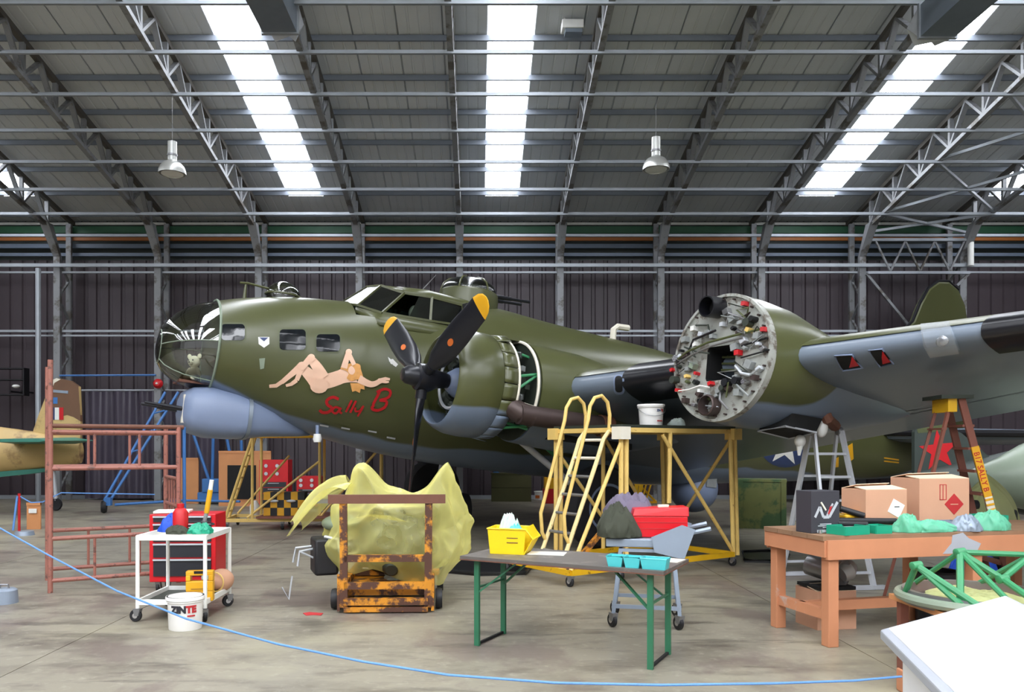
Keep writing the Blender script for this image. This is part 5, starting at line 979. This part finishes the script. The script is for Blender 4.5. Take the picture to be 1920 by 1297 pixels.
# --- ladders
t = thing('aluminium_ladder', 'silver folding aluminium ladder standing behind the workbench', 'ladder', (4.36, 10.0, 0), R(8))
for s, dy in ((0, -1), (1, 1)):
    for x in (-.23, .23):
        x0 = x*1.25; MB().bar((x0, dy*.55, 0), (x*.8, dy*.05, 1.9), .03, .07).b('stile', M['alu'], t, smooth=False)
    for i in range(6): k = (i+.7)/6.7; MB().bar((-.23*(1.25-.45*k), dy*(.55-.5*k), 1.9*k), (.23*(1.25-.45*k), dy*(.55-.5*k), 1.9*k), .035, .03).b('rung', M['alu'], t, smooth=False)
    MB().bar((-.42, dy*.55, .03), (.42, dy*.55, .03), .06, .05).b('foot_bar', M['alu'], t, smooth=False)
for x in (-.185, .185): MB().lathe([(.05, -.03), (.06, 0), (.05, .03)], 14, (x, 0, 1.9), (1, 0, 0)).b('hinge', M['steel'], t)
SO = V((5.05, 8.6, 0)); t = thing('wooden_stepladder', 'old brown wooden stepladder with yellow painted stile lettered in red', 'stepladder', SO, R(-8))
apex = V((.05, 0, 2.24))
fr_ = [((.66, -.1, 0), (.12, -.08, 2.22)), ((.66, -.1+.5, 0), (.12, .28, 2.22))]
for p, q in fr_: MB().bar(p, q, .07, .035, (0, 1, 0)).b('stile', M['plank'], t, smooth=False)
for i in range(8): k = .1+i*.11; a = V(fr_[0][0]).lerp(V(fr_[0][1]), k); b = V(fr_[1][0]).lerp(V(fr_[1][1]), k); MB().bar(a, b, .12, .025, (0, 0, 1)).b('tread', M['plank'], t, smooth=False)
for y, y2 in ((-.06, -.1), (.26, .38)): MB().bar((-.5, y2, 0), (0, y, 2.1), .04, .03).b('rear_leg', M['plank'], t, smooth=False)
for z in (.5, 1.9): MB().bar((-.5+.5*z/2.1, -.08, z), (-.5+.5*z/2.1, .3, z), .05, .02).b('rear_bar', M['plank'], t, smooth=False)
MB().bb((-.1, -.14, 2.22), (.22, .36, 2.26)).b('top_step', M['engine'], t, smooth=False); MB().bb((-.02, -.1, 2.08), (.07, .3, 2.22)).b('top_block', M['scdark'], t, smooth=False)
a, b = V(fr_[0][0]), V(fr_[0][1]); dr = (b-a).normalized(); pn = V((0, -1, 0)); sdv = dr.cross(pn).normalized()
MB().bar(a.lerp(b, .53)+pn*.014, a.lerp(b, .77)+pn*.014, .076, .02, (0, 1, 0)).b('yellow_band', M['yellow'], t, smooth=False); MB().bar(a.lerp(b, .43)+pn*.014, a.lerp(b, .53)+pn*.014, .076, .02, (0, 1, 0)).b('white_band', M['cream'], t, smooth=False)
for k in range(4): MB().bar(a.lerp(b, .44+.024*k)+pn*.017, a.lerp(b, .45+.024*k)+pn*.017, .077, .02, (0, 1, 0)).b('band_stripe', M['yellow'], t, smooth=False)
text('B17 SALLY B', .08, lambda x, y: a.lerp(b, .65)-dr*x+(-sdv*(y-.03) if sdv.x < 0 else sdv*(y-.03))+pn*.026, 'lettering', M['redletter'], t, .001)
# ------------------------------------------------------------------ further back
# blue towing frame
t = thing('towing_arm', 'blue tubular aircraft towing arm on a small black wheel', 'towing arm', G(195, 962))
O = V(t.location); q = lambda px, py, Y: P(px, py, Y)-O
w0 = G(195, 962).y
for dx in (-.07, .07): MB().tube(q(197, 945, w0)+V((dx, 0, 0)), q(322, 735, w0+1.2)+V((dx*2.5, 0, 0)), .035, 8).b('main_tube', M['bluetube'], t)
for k in (.45, .62, .8): a = q(197, 945, w0).lerp(q(322, 735, w0+1.2), k); MB().tube(a+V((-.15, 0, 0)), a+V((.15, 0, .08)), .022, 6).b('cross_tube', M['bluetube'], t)
MB().lathe([(.03, -.05), (.14, -.06), (.165, 0), (.14, .06), (.03, .05)], 20, (0, 0, .165), (1, .3, 0)).b('wheel', M['black'], t); MB().box(q(203, 940, w0), (.16, .12, .2)).b('wheel_fork', M['bluetube'], t)
MB().tube(q(215, 946, w0), q(345, 938, w0+1.0), .035, 8).tube(q(340, 938, w0+1), q(450, 940, w0+.6), .03, 8).b('ground_tube', M['bluetube'], t)
t = thing('tail_dolly', 'blue steel dolly with two leaning tubes by the plywood boards', 'dolly', G(405, 944)); O = V(t.location)
Yd = O.y
for a, b in (((362, 812), (392, 900)), ((400, 812), (398, 900)), ((425, 820), (448, 935)), ((452, 820), (457, 935))): MB().tube(q(*a, Yd), q(*b, Yd), .045, 8).b('leaning_tube', M['bluetube'], t)
MB().bb((-.45, -.3, .1), (.45, .3, .35)).b('chassis', M['bluetube'], t, bev=.02); MB().box((-.05, -.25, .55), (.5, .2, .4)).b('winch_box', M['bluetube'], t, bev=.02); MB().tube((0, -.4, .55), (0, -.36, .7), .05, 10).b('winch_handle', M['scyellow'], t)
for x in (-.4, .4): caster(t, (x, -.2, 0), .05)
def panel(label, a, b, Y, m, th=.05, extra=None, nm='plywood_board', cat='board'):
    p0, p1 = P(*a, Y), P(*b, Y); c = (p0+p1)/2; t = thing(nm, label, cat, (c.x, Y, 0)); MB().bb((p0.x-c.x, 0, 0), (p1.x-c.x, th, p0.z)).b('sheet', M[m], t, smooth=False)
    MB().bb((p0.x-c.x, -.02, p0.z-.06), (p1.x-c.x, th+.01, p0.z)).b('top_batten', M[m], t, smooth=False)
    return t, c
panel('tall plywood board standing behind the red brown scaffold', (337, 858), (372, 940), 23.6, 'ply'); t, c = panel('plywood partition with a black opening behind the blue tubes', (410, 845), (508, 945), 22.6, 'ply', .06)
p0, p1 = P(427, 872, 22.6), P(480, 935, 22.6); MB().bb((p0.x-c.x, -.03, .2), (p1.x-c.x, -.001, p0.z)).b('opening', M['dark'], t, smooth=False)
t, c = panel('orange plywood board with a small white plate left of the scaffold', (50, 942), (76, 990), G(60, 992).y, 'ply', .03); MB().box((.0, -.03, .38), (.16, .02, .09)).b('plate', M['white'], t)
q0 = G(36, 1003); t = thing('barrier_post', 'red and blue barrier post with a round grey foot by the plywood', 'post', q0); MB().tube((0, 0, 0), (0, 0, .8), .025, 8).b('pole', M['red'], t); MB().tube((-.06, -.1, .1), (-.02, -.03, .75), .02, 6).b('rope_end', M['rope'], t); MB().lathe([(.001, 0), (.18, 0), (.16, .08), (.001, .08)], 16, (.1, 0, 0)).b('foot', M['cartgrey'], t)
tag(MB().path([q0+V((.02, 0, .74)), q0+V((.2, .05, .62)), q0+V((.4, .1, .63)), q0+V((.7, .2, .8)), q0+V((2.4, .5, .75))], .012, 6).b('barrier_rope', M['rope']), 'thin blue rope tied to the barrier post far back', 'rope')
# yellow access steps far back with chequered box and red cabinets
t = thing('access_platform', 'yellow wheeled access steps under the bomber nose in the distance', 'platform', (-4.6, 16.2, 0), R(6))
for x in (0, 1.35, 2.6):
    for y in (0, 1.1): MB().tube((x, y, .2), (x, y, 1.9), .03, 8).b('post', M['scyellow'], t)
MB().bb((-.05, -.05, 1.88), (2.65, 1.15, 1.94)).b('deck', M['scdark'], t, smooth=False)
for p, q_ in (((-.55, 0), (2.6, 0)), ((-.55, 1.1), (2.6, 1.1)), ((-.55, 0), (-.55, 1.1)), ((2.6, 0), (2.6, 1.1))): MB().bar((*p, .2), (*q_, .2), .06, .07).b('base_rail', M['scyellow'], t, smooth=False)
for y in (.0, .4): MB().tube((-.55, y, .2), (0, y, 1.9), .03, 8).b('ladder_stile', M['scyellow'], t)
for i in range(7): k = (i+.8)/7.5; MB().tube((-.55+.55*k, 0, .2+1.7*k), (-.55+.55*k, .4, .2+1.7*k), .02, 6).b('rung', M['scyellow'], t)
for p, q_ in (((-.1, 0, .25), (1.35, 0, 1.4)), ((-.5, 1.1, .25), (.6, 1.1, 1.5)), ((1.35, 0, .25), (2.6, 0, 1.7))): MB().tube(p, q_, .025, 8).b('diagonal_brace', M['scyellow'], t)
for x in (-.5, .6, 2.6):
    for y in (0, 1.1): caster(t, (x, y, 0), .08)
tag(MB().bb((-4.5, 16.1, .24), (-2.2, 17.3, .28)).b('wooden_plank_floor', M['plank'], smooth=False), 'wooden board laid on the distant yellow steps base', 'board')
t = thing('chequered_chock', 'yellow and black chequered box on the distant yellow steps', 'box', (-3.98, 16.3, .285))
for i in range(6):
    for j in range(3): MB().bb((-.42+.14*i, 0, .16*j), (-.42+.14*(i+1), .3, .16*(j+1))).b('square', M['yellow'] if (i+j) % 2 == 0 else M['black'], t, smooth=False)
for x in (-.2, .15): MB().ell((x, -.03, .3), (.1, .04, .03)).b('latch', M['alu'], t)
tag(MB().lathe([(.001, 0), (.1, 0), (.1, .2), (.06, .27), (.04, .3), (.001, .3)], 14, (-4.62, 16.45, .285)).b('jerry_can', M['white']), 'white plastic container at the foot of the distant yellow ladder', 'container')
def cab(label, px0, py0, px1, Y, m='rbox'):
    a, b = P(px0, py0, Y), P(px1, py0, Y); w_ = b.x-a.x; h_ = a.z; t = thing('tool_cabinet', label, 'tool cabinet', ((a.x+b.x)/2, Y, 0)); MB().bb((-w_/2, 0, .06), (w_/2, .5, h_)).b('body', M[m], t, smooth=False)
    for k in range(4): d = MB().bb((-w_/2+.05, -.02, .12+k*h_*.12), (w_/2-.05, 0, .12+(k+.85)*h_*.12)).b('drawer', M['drawer'], t, smooth=False); MB().bb((-.15, -.04, .12+(k+.6)*h_*.12), (.15, -.02, .12+(k+.7)*h_*.12)).b('handle', M['alu'], d, smooth=False)
    for x in (-.2, .1):
        for z in (.72, .88): MB().lathe([(.001, -.03), (.05, -.03), (.05, 0), (.001, 0)], 12, (x, 0, h_*z), (0, 1, 0)).b('gauge', M['chrome'], t)
    for x in (-w_/2+.1, w_/2-.1): MB().bb((x-.04, .1, 0), (x+.04, .4, .06)).b('foot', M['black'], t)
cab('tall dark red cabinet with round gauges behind the chequered box', 486, 862, 540, 21.5); cab('low red cabinet right of the chequered box in the distance', 556, 893, 600, 21.8)
# under the fuselage
t = thing('equipment_chest', 'long olive wooden chest against the back wall under the wing root', 'chest', (1.12, 24.4, 0)); MB().bb((-.72, 0, 0), (.5, .4, .42)).b('lower_box', M['caps'], t, smooth=False); MB().bb((-.72, 0, .43), (.5, .4, .85)).b('upper_box', M['caps'], t, smooth=False); MB().bb((-.74, -.02, .84), (.52, .42, .88)).b('lid', M['caps'], t, smooth=False)
tag(MB().lathe([(.001, 0), (.1, 0), (.1, .22), (.08, .22), (.08, .02), (.001, .02)], 14, (.55, 24.55, .881), caps=False).b('blue_pot', M['bluetube']), 'small blue pot on the olive chest', 'pot'); cloth('dust_sheet', 'cream cloth heap on the olive chest', 'cloth', (1.45, 24.6, .881), (.16, .12), .22, 'cream', 61)
for px, h_, lab in ((949, .42, 'white paint tub with orange label, leftmost of the distant tubs'), (969, .36, 'white paint tub with red label beside the dark bottle'), (1012, .28, 'low white paint tub near the red crate')):
    q_ = G(px, 937); t = bucket('paint_tub', lab, q_, .16, .17, h_, 'distant white paint tubs', lid=True, handle=False); MB().rings([[wrap(.17, h, a)(0, 0) for a in (-1, -.7, -.4, -.1)] for h in (.06, h_*.55)], False, False).b('label', M['orangebox'], t)
t = thing('bottle', 'tall dark bottle between the distant white tubs', 'bottle', G(986, 938)); MB().lathe([(.001, 0), (.06, 0), (.06, .35), (.025, .45), (.025, .52), (.001, .52)], 12).b('body', M['dark'], t); MB().lathe([(.03, .5), (.03, .56), (.001, .56)], 10).b('cap', M['alu'], t)
for k, (z, m, lab) in enumerate(((0, 'red', 'red plastic crate at the foot of the far wall'), (.44, 'yellow', 'yellow plastic crate stacked on the red crate'), (.8, 'red', 'upper red crate on top of the yellow crate'))):
    t = thing('crate', lab, 'crate', (2.25+.03*k, 23.6, z)); hh = (.43, .35, .3)[k]
    for a, b in (((-.3, 0), (.3, 0)), ((.3, 0), (.3, .4)), ((.3, .4), (-.3, .4)), ((-.3, .4), (-.3, 0))): MB().bar((*a, hh/2), (*b, hh/2), .03, hh).b('side', M[m], t, smooth=False)
    MB().bb((-.3, 0, 0), (.3, .4, .03)).b('base', M[m], t, smooth=False)
t = thing('spare_wheel', 'black and yellow striped wheel beside the yellow sheet', 'wheel', (-.34, 17.2, 0)); MB().lathe([(.15, -.1), (.32, -.12), (.35, 0), (.32, .12), (.15, .1)], 24, (0, 0, .35), (1, .3, 0)).b('tyre', M['tyre'], t)
for k in range(6): a = k*PI/3; MB().box((.02, -.12, .35), (.02, .02, .02)).box((.14*math.cos(a)*.3+.12, .14*math.cos(a), .35+.14*math.sin(a)), (.04, .09, .09)).b('yellow_patch', M['scdark'], t)
t = thing('step_stand', 'yellow wooden step stand under the fuselage behind the main wheel', 'stand', G(1212, 945)); 
for k in range(4): MB().bar((-.35+.1*k, 0, .0), (-.28+.14*k, 0, .62), .11, .03).b('slat', M['scdark'], t, smooth=False)
MB().bar((-.4, 0, .06), (.3, 0, .06), .06, .07).b('foot_bar', M['yellow'], t, smooth=False); MB().bar((-.35, .02, .6), (.25, .02, .6), .06, .07).b('top_bar', M['scdark'], t, smooth=False); MB().bar((.3, 0, .05), (-.2, .3, .6), .05).b('brace', M['scdark'], t)
q_ = G(1455, 990); t = thing('wooden_crate', 'large green painted wooden crate under the wing', 'crate', (5.95, 16.7, 0), R(-20)); w_, d_, h_ = .92, .6, 1.0
MB().bb((-w_/2, -d_/2, 0), (w_/2, d_/2, h_)).b('body', M['crate'], t, smooth=False); MB().bb((-w_/2-.02, -d_/2-.02, h_-.03), (w_/2+.02, d_/2+.02, h_+.02)).b('lid', M['crate'], t, smooth=False)
for x in (-w_/2+.04, w_/2-.04): MB().bb((x-.05, -d_/2-.02, 0), (x+.05, -d_/2, h_-.03)).b('batten', M['crate'], t, smooth=False)
MB().bb((w_/2, -.2, .55), (w_/2+.01, .2, .95)).b('pale_panel', M['cream'], t); MB().bb((w_/2+.011, -.12, .7), (w_/2+.02, .12, .8)).b('hand_slot', M['dark'], t)
# drip trays on the floor
def tray2(label, pts, m='blacktray'):
    g = [G(*p) for p in pts]; c = sum(g, V())/len(g); t = thing('drip_tray', label, 'drip tray', c); MB().ext([p-c for p in g], (0, 0, .0), (0, 0, .03)).b('sheet', M[m], t, smooth=False)
    MB().path([p-c+V((0, 0, .04)) for p in g], .02, 5, closed=True).b('lip', M[m], t)
tray2('black drip tray on the floor beside the orange stand', [(812, 1058), (905, 1046), (1010, 1052), (985, 1078), (900, 1080), (830, 1074)]); tray2('black drip tray at the yellow platform foot', [(1392, 1038), (1440, 1036), (1480, 1044), (1450, 1056), (1396, 1054)])
tag(MB().ext([G(*p) for p in ((568, 1150), (580, 1148), (592, 1149), (606, 1150), (602, 1154), (588, 1153), (574, 1154))], (0, 0, .001), (0, 0, .006)).b('red_stain', M['blood']), 'small red stain on the floor beside the orange stand', 'rag')  # thin flat patch standing for a red stain on the concrete
# things on the back wall
t = thing('curtain', 'dark glossy plastic curtain hung along the back wall behind the nose', 'curtain', (-11.2, 25.1, 0))
MB().grid(lambda u, v: (-1.2+4.2*u, .06*math.sin(u*70)+.04*math.sin(u*31+v*3), .05+3.38*v), 160, 6).b('cloth', M['curtain'], t, ang=80); MB().tube((-1.3, 0, 3.46), (3.1, 0, 3.46), .03, 8).b('curtain_rail', M['rail'], t)
q_ = P(296, 719, 24.36); t = thing('fire_bell', 'round red fire bell fixed on a wall column left of the nose', 'bell', q_); MB().lathe([(.001, -.1), (.08, -.09), (.14, -.03), (.15, 0), (.15, .03), (.001, .03)], 20, (0, 0, 0), (0, 1, 0)).b('gong', M['red'], t); MB().ell((0, -.1, 0), (.04, .02, .03)).b('cap', M['white'], t); MB().box((0, .08, 0), (.1, .12, .1)).b('bracket', M['steel'], t)
tag(MB().tube(P(112, 704, 24.5), P(292, 703, 24.5), .03, 6).b('blue_pipe', M['bluetube']), 'thin blue pipe running along the wall columns', 'pipe')
t = thing('wall_rack', 'black steel rack with small items by the left picture edge', 'rack', P(22, 715, 24.9)); 
for z in (-.42, .05, .4): MB().bb((-.55, -.15, z-.02), (.45, .15, z+.02)).b('shelf', M['black'], t, smooth=False)
for x in (-.55, .45): MB().bb((x-.02, -.15, -.45), (x+.02, .15, .42)).b('side_post', M['black'], t, smooth=False)
for s_, z in ((-.15, 0), (.2, 0)): MB().bar((s_, .15, -.3), (s_, .85, -.3), .05).b('wall_bracket', M['black'], t, smooth=False)
tag(MB().ell(P(30, 724, 24.85), (.12, .1, .06), 12, 8).b('cloth_bundle', M['white']), 'small white bundle on the black wall rack', 'bundle')
t = thing('work_lamp', 'small square white lamp hanging below the bomber belly', 'lamp', P(595, 821, 13.55)); MB().lathe([(.06, .07), (.075, -.02), (.06, -.07), (.001, -.07)], 12).b('shade', M['white'], t); MB().tube((0, 0, .05), (0, 0, .22), .03, 8).b('socket', M['bluegrey'], t)
# desert camouflaged fighter at the far left
FO = P(110, 830, 21.0); t = thing('fighter_aircraft', 'desert camouflaged fighter tail with tricolour fin flash behind the scaffold', 'aircraft', (FO.x, 21.0, 0))
s_ = 21.0/F
def fp(px, py, y=0): return V(((px-CX)*s_-FO.x, y, HC-(py-CY)*s_))
def frn(px, yt, yb, w_, n=20): return [fp(px, (yt+yb)/2-(yb-yt)/2*math.sin(2*PI*i/n), -w_*math.cos(2*PI*i/n)) for i in range(n)]
MB().rings([frn(-260, 775, 915, .75), frn(-120, 780, 905, .7), frn(0, 800, 888, .55), frn(60, 808, 882, .42), frn(110, 818, 876, .3), frn(152, 828, 868, .15)]).b('fuselage', M['tan'], t, ang=60)
def fslab(pts, th, m, nm, r=None): return MB().rings([[fp(x, y, -th) for x, y in pts], [fp(x, y, th) for x, y in pts]]).b(nm, M[m], r or t, smooth=False)
fslab([(72, 784), (88, 742), (97, 716), (108, 710), (135, 715), (150, 725), (153, 795), (152, 845), (60, 820)], .05, 'tan', 'fin_base'); fslab([(93, 722), (98, 713), (110, 709), (135, 714), (149, 724), (153, 790), (140, 782), (128, 778), (96, 785)], .055, 'brown', 'fin_upper'); fslab([(94, 724), (97, 714), (108, 709), (116, 711), (104, 718), (100, 728)], .06, 'cream', 'fin_tip')
for k, m in enumerate(('navy', 'white', 'red')): fslab([(97+8*k, 764), (105+8*k, 764), (105+8*k, 787), (97+8*k, 787)], .062, m, 'fin_flash')
fslab([(102, 745), (110, 745), (110, 757), (102, 757)], .062, 'bluetube', 'fin_mark'); fslab([(95, 730), (130, 733), (130, 738), (95, 735)], .07, 'cartgrey', 'trim_tab')
MB().rings([[fp(40, 822, -.3), fp(150, 820, -.25), fp(188, 826, -.3), fp(150, 832, -.25), fp(40, 832, -.3)], [fp(80, 824, -2.0), fp(150, 824, -2.0), fp(165, 827, -2.0), fp(150, 829, -2.0), fp(80, 829, -2.0)]]).b('tailplane', M['azure'], t)
fslab([(-60, 874), (0, 884), (80, 878), (130, 874), (130, 878), (60, 888), (-60, 900)], .2, 'azure', 'belly'); MB().tube(fp(100, 878), fp(105, 938), .05, 8).b('tail_strut', M['alu'], t); MB().lathe([(.03, -.04), (.15, -.05), (.17, 0), (.15, .05), (.03, .04)], 16, V((fp(105, 938).x, 0, .17)), (0, 1, 0)).b('tail_wheel', M['black'], t)
MB().tube(fp(-200, 900), V((fp(-200, 900).x, -.8, .3)), .08, 8).lathe([(.1, -.08), (.28, -.1), (.32, 0), (.28, .1), (.1, .08)], 18, V((fp(-200, 900).x, -.8, .32)), (0, 1, 0)).b('main_wheel', M['black'], t)
for px in (25, 40): MB().ell(fp(px, 888, -.1), .05, 8, 6).b('vent_cap', M['palegreen'], t)
# dark green fighter with red star at the far right
Yr = 14.6; FO2 = P(1770, 860, Yr); t = thing('fighter_aircraft', 'dark green fighter tail with a red star right of the carton', 'aircraft', (FO2.x, Yr, 0)); s2 = Yr/F
def gp(px, py, y=0): return V(((px-CX)*s2-FO2.x, y, HC-(py-CY)*s2))
def gs(pts, th, m, nm, y0=0): return MB().rings([[gp(x, y, y0-th) for x, y in pts], [gp(x, y, y0+th) for x, y in pts]]).b(nm, M[m], t, smooth=False)
gs([(1712, 810), (1716, 800), (1740, 796), (1770, 800), (1800, 812), (1830, 838), (1860, 862), (1860, 900), (1712, 900)], .05, 'dkgreen', 'tail_fin'); gs([(1716, 803), (1740, 795), (1775, 797), (1770, 808), (1718, 812)], .055, 'olive', 'fin_cap')
gs([(1757+38*math.sin(2*PI*k/10-.1)*(1 if k % 2 == 0 else .4), 845-40*math.cos(2*PI*k/10-.1)*(1 if k % 2 == 0 else .4)) for k in range(10)], .058, 'red', 'red_star')
def grn(px, yt, yb, w_, n=20): return [gp(px, (yt+yb)/2-(yb-yt)/2*math.sin(2*PI*i/n), -w_*math.cos(2*PI*i/n)) for i in range(n)]
MB().rings([grn(1712, 885, 915, .12), grn(1780, 870, 935, .3), grn(1850, 855, 950, .42), grn(1920, 838, 965, .5), grn(2100, 815, 985, .6)]).b('fuselage', M['dkgreen'], t, ang=60)
MB().tube(gp(1800, 920), V((gp(1800, 920).x, 0, .3)), .04, 8).b('tail_strut', M['alu'], t); MB().lathe([(.03, -.04), (.13, -.05), (.15, 0), (.13, .05), (.03, .04)], 16, V((gp(1800, 0).x, 0, .15)), (0, 1, 0)).b('tail_wheel', M['black'], t)
Yg = 12.2; t = thing('trainer_aircraft', 'pale green aircraft fuselage half hidden by the wooden stepladder', 'aircraft', (P(1900, 0, Yg).x, Yg, 0)); s3 = Yg/F; cx3 = P(1900, 0, Yg).x
def hp(px, py, y=0): return V(((px-CX)*s3-cx3, y, HC-(py-CY)*s3))
def hrn(px, yt, yb, w_, n=24): return [hp(px, (yt+yb)/2-(yb-yt)/2*math.sin(2*PI*i/n), -w_*math.cos(2*PI*i/n)) for i in range(n)]
MB().rings([hrn(1800, 890, 930, .1), hrn(1840, 872, 940, .25), hrn(1875, 858, 945, .35), hrn(1920, 832, 955, .45), hrn(2000, 800, 965, .5), hrn(2120, 780, 970, .5)]).b('fuselage', M['palegreen'], t, ang=60); MB().ell(hp(1922, 872, -.44), (.05, .03, .05), 8, 6).b('red_light', M['red'], t)
MB().tube(hp(1990, 960), V((hp(1990, 960).x, 0, .3)), .05, 8).lathe([(.1, -.07), (.28, -.09), (.31, 0), (.28, .09), (.1, .07)], 18, V((hp(1990, 0).x, 0, .31)), (0, 1, 0)).b('main_wheel', M['black'], t)
sh2 = thing('plastic_sheet', 'pale yellow plastic sheet over the machine behind the stepladder', 'plastic sheet', (P(1845, 930, 9.8).x, 9.8, 0))
def sh_(u, v):
    a = 2*PI*u; f = math.sin(6*a+2*v)*.5+math.sin(11*a+1-v)*.35; rr = .42*(1-v**2.2)+.01; return (rr*math.cos(a)*(1+.08*f), rr*.6*math.sin(a)*(1+.08*f), .55+v**.7*.75+.05*f*(1-v)+.1*math.cos(a-.6)*v)
MB().grid(sh_, 70, 24).b('drape', M['cfilm'], sh2, ang=80); t = thing('ground_heater', 'dark machine on legs under the pale yellow sheet', 'heater', (sh2.location.x, 9.8, 0)); MB().bb((-.3, -.2, .35), (.3, .2, .95)).b('housing', M['engine'], t, bev=.04)
for x in (-.25, .25): MB().bb((x-.03, -.15, 0), (x+.03, .15, .35)).b('leg', M['black'], t)
MB().lathe([(.06, -.1), (.07, 0), (.06, .1)], 14, (-.28, -.15, 1.0), (1, 0, 0)).b('filter', M['black'], t)
# clean helper data
for o in bpy.data.objects:
    if '_M' in o: del o['_M']
